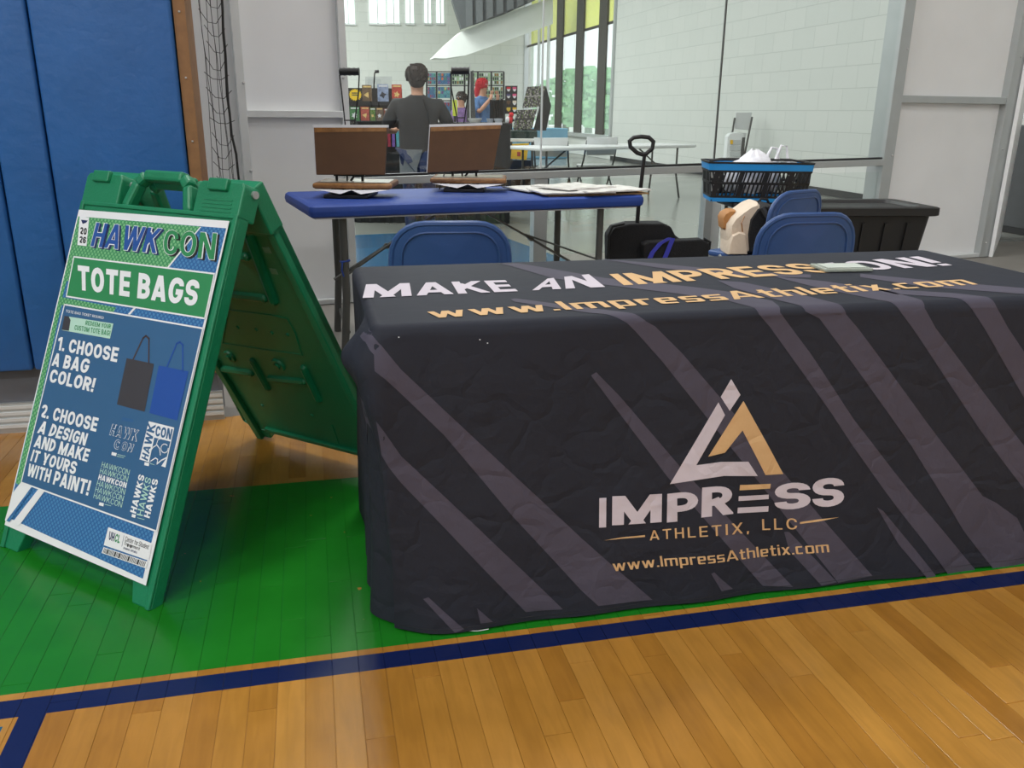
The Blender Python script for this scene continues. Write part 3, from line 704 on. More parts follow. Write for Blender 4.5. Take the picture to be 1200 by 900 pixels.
def lz(x, y): return (660+x/3.214, 420+y/3.214)
def cstripe(pts, nm='printed_stripe'): return cprint(nm, [concave([tq(*p) for p in pts])], M['stripe'], .0009)
cstripe([(405,397),(412,384),(432,388),(447,400),(470,428),(560,513),(680,625),(764,698),(700,704),(680,686),(600,600),(520,505),(441,428),(439,410),(425,398)])
cstripe([(441,488),(470,530),(560,614),(659,709),(616,713),(540,634),(470,562),(444,530)])
cstripe([(496,699),(502,696),(543,730),(532,734)]); cstripe([(558,706),(577,723),(562,724)])
cstripe([lz(105,50),lz(125,38),lz(215,130),lz(445,400),lz(860,843),lz(750,843),lz(390,430)])
cstripe([(598,351),(604,350),(680,360),(757,372),(768,378),(800,410),(870,492),(960,600),(1020,669),(980,677),(900,575),(840,500),(777,420),(745,384),(735,374),(690,367),(603,354)])
cstripe([(585,309),(609,309),(656,317),(708,326),(760,331),(815,337),(860,343),(905,353),(915,362),(950,410),(1000,487),(1070,578),(1142,665),(1108,668),(1050,590),(1000,520),(974,480),(903,379),(890,364),(850,352),(790,344),(708,334),(650,327),(595,311)])
cstripe([(841,329),(870,331),(937,345),(981,356),(992,364),(1007,382),(1085,490),(1149,576),(1165,584),(1188,601),(1199,625),(1196,664),(1164,666),(1125,615),(1068,519),(1000,423),(961,369),(945,361),(915,353),(860,338)])
cstripe([(905,324),(968,330),(1040,341),(1074,350),(1084,357),(1096,380),(1157,462),(1200,519),(1240,570),(1240,622),(1200,572),(1146,497),(1069,380),(1056,362),(1030,352),(960,338)])
cstripe([(1000,334),(1056,340),(1120,344),(1155,348),(1168,356),(1181,380),(1200,408),(1260,490),(1260,545),(1200,462),(1153,380),(1138,357),(1115,349),(1050,345)])
cstripe([(1008,321),(1090,329),(1200,338),(1240,341),(1240,349),(1200,345),(1080,336),(1008,325)])
cstripe([(700,303),(770,309),(860,318),(950,322),(950,326),(860,323),(770,314)])
cstripe([(1027,590),(1034,594),(1060,627),(1092,668),(1080,669),(1050,632)])
cstripe([lz(832,640),lz(850,640),lz(872,662),lz(1024,824),lz(965,836),lz(850,710)]); cstripe([lz(550,790),lz(562,785),lz(590,812),lz(635,850),lz(590,857)])
# lighter patch on the left skirt
cprint('printed_stripe', [concave([(-.145,-.16),(-.09,-.14),(-.05,-.20),(-.03,-.26),(-.09,-.23),(-.16,-.33),(-.20,-.30)])], M['stripe'], .0009)
def ctext(name, txt, quad, m, off=.0018, bold=.03, shear=0, space=1, label=None, step=.03):
    vs, fs = glyphs(txt, bold, shear, space); h = homog([tq(*p) for p in quad])
    return cprint(name, [([h(*v) for v in vs], fs)], m, off, label, step)
def px_strip(name, specs, m, **k):   # several quads of text in one lettering part
    pl = []
    for txt, quad, bold in specs:
        vs, fs = glyphs(txt, bold); h = homog([tq(*p) for p in quad]); pl.append(([h(*v) for v in vs], fs))
    return cprint(name, pl, m, .0018, k.get('label'))
# top lettering: fit words along the table in table coordinates
a = tq(426, 350); b_ = tq(1103, 312.5); a2 = tq(433, 334); b2 = tq(1068, 301.5)
def lerp(p, q, t): return (p[0]+(q[0]-p[0])*t, p[1]+(q[1]-p[1])*t)
def topquad(x0b, y0b, x1b, y1b, x1t, y1t, x0t, y0t): return [(x0t, y0t), (x1t, y1t), (x1b, y1b), (x0b, y0b)]
ctext('lettering', 'MAKE', topquad(425,350, 607,342, 592,329, 429,334), M['cwhite'], bold=.034, label='white letters MAKE')
ctext('lettering', 'AN', topquad(624,341, 709,337, 690,322, 634,328), M['cwhite'], bold=.034)
ctext('lettering', 'IMPRESS', topquad(731,335, 984,319, 941,309, 714,322), M['cgold'], bold=.034, label='gold letters IMPRESS')
ctext('lettering', 'ION!', topquad(1003,318.5, 1116,311.5, 1076,301, 966,309), M['cwhite'], bold=.034)
ctext('lettering', 'www.ImpressAthletix.com', topquad(509,376.5, 1153,336, 1120,326, 498,363.5), M['cgold'], bold=.008, label='gold web address across the front of the table top')
# front lettering and triangular emblem
L3 = lambda *p: [lz(*q) for q in p]
ctext('lettering', 'www.ImpressAthletix.com', L3((178,742),(992,672),(998,722),(186,792)), M['cgold'], bold=.0, label='gold web address low on the front')
ctext('lettering', 'ATHLETIX,', L3((320,630),(694,597),(696,645),(322,672)), M['cgold'], bold=.0, space=1.25); ctext('lettering', 'LLC', L3((746,590),(878,588),(880,630),(748,632)), M['cgold'], bold=.0, space=1.25)
for t_, q_ in (('I', ((134,510),(160,508),(158,618),(132,620))), ('M', ((182,502),(368,492),(366,598),(180,610))), ('P', ((388,492),(500,480),(508,588),(386,600))),
               ('R', ((518,468),(628,458),(634,566),(514,580))), ('S', ((795,458),(928,450),(930,548),(793,560))), ('S', ((938,440),(1055,430),(1054,538),(935,548)))):
    ctext('lettering', t_, L3(*q_), M['cwhite'], bold=.045, step=.05)
cprint('emblem_bar', [poly(L3((660,458),(778,456),(776,474),(658,478)))], M['cgold'], .0018)
cprint('emblem_bar', [poly(L3((655,500),(771,497),(771,514),(654,518)))], M['cwhite'], .0018); cprint('emblem_bar', [poly(L3((651,543),(771,541),(770,562),(650,564)))], M['cwhite'], .0018)
cprint('emblem', [concave([tq(*lz(*p)) for p in ((632,63),(666,122),(625,182),(592,130))])], M['cwhite'], .0018, 'pale diamond of the emblem')
cprint('emblem', [concave([tq(*lz(*p)) for p in ((583,150),(607,198),(497,385),(590,372),(692,371),(727,425),(600,424),(398,456))])], M['cwhite'], .0018, 'pale half of the triangular emblem')
cprint('emblem', [concave([tq(*lz(*p)) for p in ((677,145),(826,420),(757,422),(672,255),(605,338),(542,353))])], M['cgold'], .0018, 'gold half of the triangular emblem')
cprint('emblem_line', [concave([tq(*lz(*p)) for p in ((148,667),(215,654),(303,646),(303,653),(215,659))])], M['cgold'], .0018)
cprint('emblem_line', [concave([tq(*lz(*p)) for p in ((890,602),(960,590),(1035,582),(960,598),(890,609))])], M['cgold'], .0018)
# hem stitching along the bottom
hm = MB()
hp = [Vector(surf(s, RE*math.pi/2+hemlen-.012, .0008)) for s in [k*.02 for k in range(0, 92)]]
hm.tube(hp, .0006, 4); obj('hem_stitch', hm, mat('hem_thread', (30, 29, 34), .8), tb)
# small things on the cloth
ch = thing('card_holder', 'small clear plastic card holder lying across the white lettering on the tablecloth', 'holder', gz(986, 315, TZ+.002), math.radians(8))
ch_m = mat('clear_greenish_plastic', (176, 184, 172), .12, alpha=.75)
obj('sleeve', MB().rbox((-.075, -.05, 0), (.07, .045, .009), .006), ch_m, ch, smooth=30)
obj('card', MB().box((-.06, -.035, .0095), (.055, .03, .0105)), mat('pale_card', (196, 204, 196), .5), ch)
for (px, py) in ((467,390),(562,393),(571,397)):
    u_, d_ = tq(px, py); p_ = cloth_pt(u_, d_, .001)
for k, (px, py) in enumerate(((467,390),(562,393),(571,397))):
    u_, d_ = tq(px, py); p_ = cloth_pt(u_, d_, .0012); o = obj('lint', MB().ball(p_, .0016, n=3), M['white'], tb)
th_ = MB(); q = gz(535, 738, .004); th_.tube([q, q+Vector((.03,-.006,.001)), q+Vector((.05,-.004,0)), q+Vector((.075,.004,0))], .0008, 4); tag(obj('loose_thread', th_, M['white']), 'short white loose thread on the floor at the tablecloth hem', 'thread')
# ================================================================== A-frame sign
SA = gz(2, 640); SB_ = gz(176, 716); sx = (SB_-SA); SW = sx.length; sx.normalize(); syv = Vector((-sx.y, sx.x, 0)); SYAW = math.atan2(sx.y, sx.x)
ST, SH = .42, .985; SLEN = math.hypot(ST, SH); bu = (syv*ST + Vector((0,0,SH)))/SLEN; bn = sx.cross(bu); 
if bn.dot(Vector((0,-1,0))) < 0: bn = -bn
def bq(px, py):
    r = ray(px, py); o = Vector((0,0,EYE)); t = (SA-o).dot(bn)/r.dot(bn); p = o+r*t-SA
    return (p.dot(sx), p.dot(bu))
sg = thing('a_frame_sign', 'green plastic A-frame sign with a blue and green TOTE BAGS poster, left of the table', 'sign', SA, 0)
MF = Matrix((( sx.x, bu.x, bn.x, 0), (sx.y, bu.y, bn.y, 0), (sx.z, bu.z, bn.z, 0), (0,0,0,1)))   # (a along width, b up the board, c outward)
def fb(name, mb, m, parent=None, **k):
    mb.v = [tuple(MF @ Vector(v)) for v in mb.v]; return obj(name, mb, m, parent or sg, **k)
# measured board features
tabL = [bq(108, 206), bq(151, 206)]; bodytop = bq(200, 250)[1]; footy = bq(150, 690)[1]
print('sign', SW, [tuple(round(x, 3) for x in bq(*p)) for p in ((108,204),(153,206),(97,246),(270,260),(175,685),(8,615),(251,208),(296,210),(165,245),(240,250),(24,628),(150,690),(19,649),(149,709))])
W_ = SW
BT = bodytop + .012
th = -.035
fr = MB()
# board slab with foot cut-out: outline polygon (front view)
out = [(0, 0), (.07, 0), (.088, .055), (W_-.085, .055), (W_-.07, 0), (W_, 0), (W_+.0, BT), (0, BT)]
fr.prism(out, th, 0)
fb('front_board', fr, M['green'], bevel=.004)
rim = MB()
for (x0, x1, y0, y1) in ((0, .016, 0, BT), (W_-.016, W_, 0, BT)): rim.box((x0, y0, -.002), (x1, y1, .006))
rim.box((.0, BT-.012, -.002), (W_, BT, .005)); fb('raised_rim', rim, M['green'], bevel=.003)
for x0, x1 in ((.0, .155), (W_-.165, W_)):
    t_ = MB(); t_.prism([(x0, BT-.01), (x1, BT-.01), (x1, SLEN-.012), (x1-.01, SLEN), (x0+.01, SLEN), (x0, SLEN-.012)], -.052, .004); o = fb('hinge_tab', t_, M['green'], bevel=.004)
    k_ = MB(); xm = (x0+x1)/2
    k_.rbox((xm-.04, SLEN-.026, .0), (xm+.03, SLEN+.006, .014), .005); k_.v = [tuple(MF @ Vector(v)) for v in k_.v]; obj('knuckle', k_, M['green'], o, smooth=30)
    for k in range(5):
        g = MB(); g.box((x0+.03, SLEN-.05-k*.010, .003), (x1-.03, SLEN-.047-k*.010, .0055)); g.v = [tuple(MF @ Vector(v)) for v in g.v]
        if x0 > .2: obj('grip_line', g, M['green'], o)
    bl_ = MB(); bl_.tube([(x1-.002, SLEN-.02, -.030), (x1+.008, SLEN-.02, -.030)], .010, 10); fb('bolt', bl_, M['steel'], smooth=True)
# handle loop in the middle
h = MB(); hx0, hx1 = W_*.5-.132, W_*.5+.118
hp = [(hx0, BT-.005, -.016), (hx0+.024, BT+.066, -.018), (hx0+.048, BT+.088, -.018), (hx1-.05, BT+.088, -.018), (hx1-.026, BT+.066, -.018), (hx1, BT-.005, -.016)]
for i in range(len(hp)-1):
    h.bar(hp[i], hp[i+1], .030, .034)
fb('handle', h, M['green'], bevel=.008)
h2 = MB(); h2.bar((W_*.5+.02, BT-.005, -.016), (W_*.5+.055, BT+.10, -.018), .026, .032)
# rear board
RT = .955; hing = Vector((0, 0, 0)) + syv*(ST+.03) + Vector((0,0,SH-.02)); rf = syv*RT
rb = (hing - rf); RL = rb.length; rb.normalize(); rn = sx.cross(rb); 
if rn.dot(syv) > 0: rn = -rn     # faces forward (towards the front board)
MR = Matrix(((sx.x, rb.x, rn.x, rf.x), (sx.y, rb.y, rn.y, rf.y), (sx.z, rb.z, rn.z, rf.z), (0,0,0,1)))
def rbo(name, mb, m, parent=None, **k):
    mb.v = [tuple(MR @ Vector(v)) for v in mb.v]; return obj(name, mb, m, parent or sg, **k)
def rq(px, py):
    r = ray(px, py); o = Vector((0,0,EYE)); org = SA + rf; t = (org-o).dot(rn)/r.dot(rn); p = o+r*t-org
    return (p.dot(sx), p.dot(rb))
x0, x1 = -.01, W_-.01
RBT = RL - .12
r_ = MB(); r_.prism([(x0, 0), (x0+.06, 0), (x0+.075, .05), (x1-.085, .05), (x1-.07, 0), (x1, 0), (x1, RBT), (x0, RBT)], -.036, -.012)
rbd = rbo('rear_board', r_, M['green'], bevel=.003)
rm = MB()
rm.box((x0, 0, -.036), (x0+.028, RBT, .004)).box((x1-.028, 0, -.036), (x1, RBT, .004)).box((x0, RBT-.02, -.036), (x1, RBT, .004)).box((x0+.07, .05, -.036), (x1-.08, .068, .0))
rbo('raised_rim', rm, M['green'], bevel=.003)
for a0, a1 in ((x0, x0+.155), (x1-.165, x1)):
    rbo('hinge_tab', MB().box((a0, RBT-.01, -.04), (a1, RL+.004, .01)), M['green'], bevel=.005)
hb = MB(); hpr = [(hx0, RBT-.005, -.016), (hx0+.024, RL-.03, -.016), (hx0+.048, RL-.008, -.016), (hx1-.05, RL-.008, -.016), (hx1-.026, RL-.03, -.016), (hx1, RBT-.005, -.016)]
for i in range(len(hpr)-1): hb.bar(hpr[i], hpr[i+1], .030, .034)
rbo('handle', hb, M['green'], bevel=.008)
def zc(x, y): return rq(200+x/2.571, 190+y/2.571)
for (a, b_, r0_) in (((228,222),(304,425),.016), ((186,407),(275,417),.014), ((208,292),(222,292),.014), ((152,628),(236,642),.014), ((242,606),(286,686),.014), ((294,658),(395,668),.013), ((395,628),(440,722),.014), ((205,722),(212,745),.010)):
    p0, p1 = zc(*a), zc(*b_); m_ = MB(); m_.tube([(p0[0], p0[1], -.012), (p1[0], p1[1], -.012)], r0_, 8); m_.ball((p0[0], p0[1], -.012), r0_, n=5); m_.ball((p1[0], p1[1], -.012), r0_, n=5); rbo('moulded_rib', m_, M['green'], smooth=True)
for c_, rr_ in (((172,592), .028), ((318,618), .030)):
    p0 = zc(*c_); m_ = MB(); m_.tube([(p0[0], p0[1], -.02), (p0[0], p0[1], -.004)], [rr_, rr_*.8], 16); m_.tube([(p0[0], p0[1], -.006), (p0[0], p0[1], .002)], rr_*.4, 10); rbo('moulded_boss', m_, M['green'], smooth=True)
for pl_ in (((165,452),(300,470),(345,480),(366,520),(388,588),(290,575),(150,552)), ((165,690),(215,785),(250,808),(505,868),(480,800))):
    pts = [zc(*q_) for q_ in pl_]; m_ = MB(); m_.tube([(a_, b2_, -.013) for a_, b2_ in pts], .0045, 6, closed=len(pl_) == 7); rbo('moulded_ridge', m_, M['green'], smooth=True)
for c_ in ((195,505),(250,512),(298,522),(345,528),(205,725),(270,740),(420,770)):
    p0 = zc(*c_); m_ = MB(); m_.ball((p0[0], p0[1], -.012), .007, n=4); rbo('moulded_dot', m_, M['green'], smooth=True)
for (px, py) in ((314, 292), (322, 317)):
    p0 = rq(px, py); m_ = MB(); m_.box((p0[0]-.012, p0[1]-.009, .0035), (p0[0]+.012, p0[1]+.009, .0055)); rbo('sticker', m_, mat('faded_sticker', (92, 138, 112), .5) if px == 314 else bpy.data.materials['faded_sticker'])
for b_ in (.18, .62): 
    pass
# ---------------------------------------------------------------- poster on the front board
def flatm(n, c, r=.42): return mat(n, c, r, 0, .015, 4)
PM = dict(paper=flatm('poster_paper', (238,238,240)), blue=flatm('poster_blue', (44,96,148)), blue2=flatm('poster_panel_blue', (52,98,140)), green=flatm('poster_green', (46,138,84)), green2=flatm('poster_light_green', (84,158,104)),
          navy=flatm('poster_navy', (30,44,92)), royal=flatm('poster_royal', (36,84,160)), black=flatm('poster_black', (28,28,30)), bagd=flatm('poster_dark_bag', (62,60,66)), bagb=flatm('poster_blue_bag', (30,78,160)), lg=flatm('poster_pale_green', (186,222,204)), hand=flatm('poster_strap', (70,54,52)))
def halftone(name, c1, c2, sc=95.):
    m = flatm(name, c1); nt = m.node_tree; b = nt.nodes['Principled BSDF']; tc = nt.nodes.new('ShaderNodeTexCoord')
    vo = nt.nodes.new('ShaderNodeTexVoronoi'); vo.inputs['Randomness'].default_value = 0; vo.inputs['Scale'].default_value = sc
    mp = nt.nodes.new('ShaderNodeMapping'); mp.inputs['Rotation'].default_value = (0, 0, .78); nt.links.new(tc.outputs['UV'], mp.inputs[0]); nt.links.new(mp.outputs[0], vo.inputs['Vector'])
    lt = nt.nodes.new('ShaderNodeMath'); lt.operation = 'LESS_THAN'; lt.inputs[1].default_value = .36; nt.links.new(vo.outputs['Distance'], lt.inputs[0])
    mx = nt.nodes.new('ShaderNodeMix'); mx.data_type = 'RGBA'; mx.inputs[6].default_value = rgb(c1); mx.inputs[7].default_value = rgb(c2); nt.links.new(lt.outputs[0], mx.inputs[0]); nt.links.new(mx.outputs[2], b.inputs['Base Color']); return m
PM['hg'] = halftone('poster_green_dots', (62,144,92), (126,188,132)); PM['hb'] = halftone('poster_blue_dots', (42,100,158), (76,134,184))
LEV = .0068
sign_poster = fb('poster', MB().prism([bq(95,246.5), bq(271,260), bq(173.5,686), bq(8.2,615)][::-1], LEV-.001, LEV), PM['paper'])
def pf(vs2, fs, m, lev, name='print', label=None):
    mb = MB(); mb.add([tuple(MF @ Vector((v[0], v[1], LEV+lev*.00035))) for v in vs2], fs)
    me = bpy.data.meshes.new(name); me.from_pydata(mb.v, [], mb.f); me.materials.append(m)
    uvl = me.uv_layers.new(name='UVMap')
    for lp in me.loops: uvl.data[lp.index].uv = vs2[lp.vertex_index]
    o = bpy.data.objects.new(name, me); C.objects.link(o); o.parent = sign_poster
    if label: o['label'] = label
    return o
def pp(pts, m, lev, name='printed_area', label=None):
    v2, f2 = concave([bq(*p) for p in pts]); return pf(v2, f2, m, lev, name, label)
def pt(txt, quad, m, lev, bold=.03, shear=0, rot=0, space=1):
    vs, fs = glyphs(txt, bold, shear, space); q = [bq(*p) for p in quad]
    if rot: q = q[-rot:]+q[:-rot]
    hmg = homog(q); return pf([hmg(*v) for v in vs], fs, m, lev, 'lettering')
def pl(pts, wd, m, lev, closed=False):    # outline strokes of width wd metres
    q = [Vector(bq(*p)) for p in pts]
    if closed: q.append(q[0])
    vs, fs = [], []
    for i in range(len(q)-1):
        a, b = q[i], q[i+1]; d = (b-a).normalized(); nrm = Vector((-d.y, d.x))*wd/2; e = d*wd*.5; k = len(vs)
        vs += [a-nrm-e, b-nrm+e, b+nrm+e, a+nrm-e]; fs.append((k, k+1, k+2, k+3))
    return pf([tuple(v) for v in vs], fs, m, lev, 'printed_line')
Z1 = lambda *p: [(60+x/5., 190+y/5.) for x, y in p]
Z2 = lambda *p: [(40+x/5., 350+y/5.) for x, y in p]
Z3 = lambda *p: [(x/4.5, 520+y/4.5) for x, y in p]
ZA = lambda *p: [(x/1.957, 440+y/1.957) for x, y in p]
Z6 = lambda *p: [(90+x/5.625, 500+y/5.625) for x, y in p]
# background fields
pp([(94.5,254.5),(267.5,268.5),(170.2,678),(11.5,606)], PM['hb'], 1, label='blue halftone field of the poster')
pp([(94.5,254.5),(238,266.5),(199,315),(184,340),(81,330),(76,349),(139,361),(133,371),(75,358),(29,563),(26,569),(21.5,566)], PM['hg'], 2, label='green halftone field of the poster')
pp(Z1((885,385),(893,385),(700,627),(690,625)), PM['paper'], 3)
pp(Z2((600,55),(612,58),(577,98),(563,95)), PM['paper'], 3)
# title with shadow and outline
HQ = Z1((262,355),(668,392),(650,545),(243,500))
def shift(q, dx, dy): return [(a+dx, b+dy) for a, b in q]
CQ = Z1((680,398),(990,420),(972,580),(665,545))
pt('HAWK', shift(HQ, 2.2, 1.6), PM['navy'], 3, .05, .15); pt('HAWK', HQ, PM['paper'], 4, .05, .15); pt('HAWK', [(a+(.6 if i in (0,3) else -.6), b+(.6 if i < 2 else -.6)) for i, (a, b) in enumerate(HQ)], PM['royal'], 5, .024, .15)
pt('CON', shift(CQ, 2.2, 1.8), PM['black'], 3, .042, .0); pt('CON', CQ, PM['paper'], 4, .042, .0); pt('CON', [(a+(.6 if i in (0,3) else -.6), b+(.6 if i < 2 else -.6)) for i, (a, b) in enumerate(CQ)], PM['green'], 5, .02, .0)
pp(Z1((182,322),(237,330),(222,497),(168,490)), PM['paper'], 3); pp([(98,258.5),(106,259.5),(104,262),(100,263.5)], PM['navy'], 4)
pt('20', Z1((187,385),(226,392),(222,432),(182,425)), PM['black'], 4, .05); pt('26', Z1((183,438),(222,444),(217,482),(178,476)), PM['black'], 4, .05)
# TOTE BAGS box
TBX = [(89.8,301.8),(254.3,321.8),(243,374),(81,348)]
pp(TBX, PM['green'], 4, label='green title box'); pl(TBX, .0042, PM['paper'], 5, True)
pt('TOTE BAGS', Z1((172,608),(892,698),(865,850),(176,752)), PM['paper'], 6, .05)
# main panel
MP = [(79,357.6),(241,385.6),(186.8,622.5),(28.4,565.4)]
pp(MP, PM['blue2'], 5, label='blue instruction panel'); pl(MP, .0042, PM['paper'], 6, True)
pt('TOTE BAG TICKET REQUIRED', Z2((205,68),(427,110),(425,124),(203,84)), PM['paper'], 7, .0)
pp(Z2((215,108),(482,150),(462,238),(180,188)), PM['lg'], 7); pp(Z2((196,105),(222,108),(232,130),(222,192),(180,186)), PM['bagd'], 8)
pt('REDEEM YOUR', Z2((322,132),(470,155),(466,180),(318,158)), PM['green'], 8, .02); pt('CUSTOM TOTE BAG!', Z2((258,158),(466,192),(462,222),(254,186)), PM['green'], 8, .02)
for t_, q_ in (('1. CHOOSE', Z2((163,226),(517,292),(502,376),(150,303))), ('A BAG', Z2((137,320),(350,358),(330,442),(120,395))), ('COLOR!', Z2((120,414),(382,470),(362,550),(104,490))),
               ('2. CHOOSE', Z2((70,620),(398,702),(380,782),(52,694))), ('A DESIGN', ZA((103,104),(210,134),(202,162),(92,132))), ('AND MAKE', ZA((92,136),(215,170),(207,199),(84,164))),
               ('IT YOURS', ZA((84,170),(186,199),(179,228),(76,196))), ('WITH PAINT!', ZA((75,202),(217,242),(209,276),(68,230)))):
    pt(t_, q_, PM['paper'], 7, .045)
# printed bags
pp(Z2((560,352),(720,385),(665,665),(503,622)), PM['bagd'], 7, label='dark printed tote bag'); pl(Z2((598,358),(655,235),(672,222),(690,238),(689,382)), .0048, PM['hand'], 7)
pp(Z2((748,395),(922,430),(855,716),(693,672)), PM['bagb'], 7, label='blue printed tote bag'); pl(Z2((795,404),(852,268),(870,258),(888,275),(888,425)), .0048, PM['bagb'], 7)
# small designs
for t_, q_ in (('HAWK', Z2((478,735),(634,772),(618,840),(458,800))), ('CON', Z2((495,822),(606,856),(588,902),(482,880)))):
    pt(t_, q_, PM['paper'], 7, .05, .0); pt(t_, [(a+(.5 if i in (0,3) else -.5), b+(.4 if i < 2 else -.4)) for i, (a, b) in enumerate(q_)], PM['blue2'], 8, .015, .0)
pp(Z2((536,698),(602,710),(596,726),(528,716)), PM['blue'], 7); pp(Z6((252,168),(285,176),(278,196),(248,188)), PM['paper'], 7); pl(Z6((290,185),(340,196)), .0012, PM['lg'], 7); pl(Z6((285,196),(330,206)), .0012, PM['lg'], 7)
BX = [(178,494),(207.8,501.5),(197.5,548),(167,538.5)]
pp(BX, PM['paper'], 7)
ZB = lambda *p: [(170+x/11.25, 480+y/11.25) for x, y in p]
pt('HAWK', ZB((85,180),(185,205),(75,680),(-5,640)), PM['blue2'], 8, .03, 0, rot=1)
pt('CON', ZB((190,215),(408,262),(380,400),(172,350)), PM['blue2'], 8, .045)
pp(ZB((165,372),(375,425),(325,640),(240,770),(95,690)), PM['blue2'], 8)
pl(ZB((190,470),(215,400),(250,385)), .0022, PM['paper'], 9); pl(ZB((105,560),(150,500),(200,468),(235,520),(245,600)), .0028, PM['paper'], 9)
import math as _m
pl([(170+(300+48*_m.cos(a))/11.25, 480+(515+58*_m.sin(a))/11.25) for a in [k*.5 for k in range(12)]], .0024, PM['paper'], 9); pl(ZB((120,680),(180,640),(210,660),(200,720)), .0026, PM['paper'], 9); pl(ZB((205,715),(260,670),(330,635)), .0036, PM['paper'], 9)
pp(ZB((35,695),(95,708),(90,748),(30,735)), PM['paper'], 7); pl(ZB((110,715),(225,745)), .0012, PM['lg'], 7)
A5 = [(190,232),(372,286),(342,432),(157,338)]
for i in range(6):
    t0, t1 = i/6., (i+.86)/6.
    L0, L1 = (190-62*t0, 232+243*t0), (190-62*t1, 232+243*t1); R0, R1 = (372-58*t0, 286+254*t0), (372-58*t1, 286+254*t1)
    pt('HAWKCON', Z6(L0, R0, R1, L1), PM['paper'] if i == 2 else PM['lg'], 7, .045 if i == 2 else -.012)
pp(Z6((170,498),(200,505),(196,526),(166,518)), PM['paper'], 7); pl(Z6((205,512),(245,522)), .0012, PM['lg'], 7)
pt('HAWKS', Z6((430,312),(468,325),(410,575),(372,560)), PM['paper'], 7, .04, 0, rot=1); pt('HAWKS', Z6((475,330),(512,345),(455,590),(415,580)), PM['lg'], 7, .0, 0, rot=1); pt('HAWKS', Z6((520,342),(558,352),(500,605),(462,592)), PM['paper'], 7, .04, 0, rot=1)
pp(Z6((385,575),(410,582),(405,602),(381,595)), PM['paper'], 7); pl(Z6((420,600),(465,612)), .0012, PM['lg'], 7)
# lower corner flashes
pp(Z3((125,205),(183,228),(52,408),(42,405),(82,262)), PM['paper'], 6); pp(Z3((183,228),(192,231),(66,412),(50,406)), PM['hb'], 7)
pp(Z3((218,240),(250,252),(118,430),(78,420)), PM['paper'], 6)
pp(Z6((228,662),(516,768),(494,882),(198,780)), PM['paper'], 6)
pt('UH', Z6((238,688),(276,702),(262,756),(230,744)), PM['navy'], 7, .04); pt('CL', Z6((280,704),(312,716),(300,768),(266,757)), PM['green'], 7, .04); pl(Z6((332,718),(318,788)), .0012, PM['navy'], 7)
pt('Center for Student', Z6((345,722),(500,778),(492,808),(338,752)), PM['black'], 7, -.005); pt('Engagement', Z6((338,756),(440,794),(432,822),(332,782)), PM['black'], 7, -.005); pt('Student Affairs', Z6((330,790),(420,820),(416,836),(326,804)), PM['navy'], 7, .02)
pp(Z3((562,544),(797,622),(785,656),(552,575)), PM['paper'], 6)
rb_ = random.Random(3); x = .03; nb = 0; bars_v, bars_f = [], []
hb_ = homog([bq(*q_) for q_ in Z3((562,544),(797,622),(785,656),(552,575))])
while x < .97:
    wd = .035 if nb in (3, 9, 12, 19, 26) else .012
    k = len(bars_v); bars_v += [hb_(x, .12), hb_(x+wd, .12), hb_(x+wd, .9), hb_(x, .9)]; bars_f.append((k, k+1, k+2, k+3)); x += wd+.014; nb += 1
pf(bars_v, bars_f, PM['black'], 7, 'printed_bars')
# ================================================================== black net beside the wall edge
nt_ = MB(); rn = random.Random(5)
nv0 = PADV + .10
def nuv(u, z, v=nv0): return P(u, v, z)
nt_.tube([nuv(-.275 + .006*math.sin(z*9) + .008*rn.random(), z) for z in [.3+.07*k for k in range(24)]], .0045, 6)
for k in range(7):
    u_ = -.352 + k*.0125; nt_.tube([nuv(u_ + .007*math.sin(z*6+k*2) + .003*rn.random(), z, nv0+.012*math.sin(k*3)) for z in [.3+.08*j for j in range(21)]], .0011, 4)
for k in range(30):
    z = .35+.052*k; u0_, u1_ = -.352+.02*rn.random(), -.275+.025*(rn.random()-.3); sag = .02+.04*rn.random()
    nt_.tube([nuv(u0_, z), nuv((2*u0_+u1_)/3, z-sag), nuv((u0_+2*u1_)/3, z-sag*1.1), nuv(u1_, z-.01)], .0012, 4)
tag(obj('sports_net', nt_, M['black']), 'black knotted sports netting hanging beside the plywood edge of the padded wall', 'net')
# ================================================================== blue covered table and the two presses
BT0 = Vector((-.925, 3.882, 0)); BYW = math.radians(23)
bt = thing('folding_table', 'folding table under a royal blue fitted cover, holding two presses', 'table', BT0, BYW)
cv = MB(); cv.rbox((0, 0, .687), (1.765, .76, .745), .03, n=5); obj('table_cover', cv, M['blue_cover'], bt, smooth=35)
obj('tabletop', MB().box((.03, .03, .68), (1.73, .73, .70)), M['white_plastic'], bt)
for x, sgn in ((.17, 1), (1.55, -1)):
    for y in (.10, .62):
        xo = .07 if (y > .3 and sgn > 0) else 0
        obj('leg', MB().tube([(x+xo, y, .69), (x+xo, y, .30), (x+xo-.02*sgn, y, .02), (x+xo-.02*sgn, y, 0)], .019, 10), M['dark_steel'], bt, smooth=True)
    obj('crossbar', MB().tube([(x, .10, .12), (x+(.07 if sgn > 0 else 0), .62, .12)], .011, 8), M['dark_steel'], bt, smooth=True)
    obj('brace', MB().bar((x, .38, .33), (x+.30*sgn, .38, .50), .028, .012).bar((x+.27*sgn, .38, .485), (x+.62*sgn, .38, .68), .022, .010).tube([(x+.28*sgn, .365, .49), (x+.28*sgn, .395, .49)], .014, 8), M['dark_steel'], bt)
    obj('stay', MB().bar((x, .10, .40), (x+.33*sgn, .38, .52), .012, .008), M['dark_steel'], bt)
obj('cloth_tie', MB().tube([(.152, .085, .47), (.19, .085, .475), (.19, .115, .47), (.152, .118, .468)], .006, 6, closed=True).tube([(.155, .083, .47), (.150, .080, .43), (.158, .080, .40)], .004, 5), M['blue_cover'], bt)
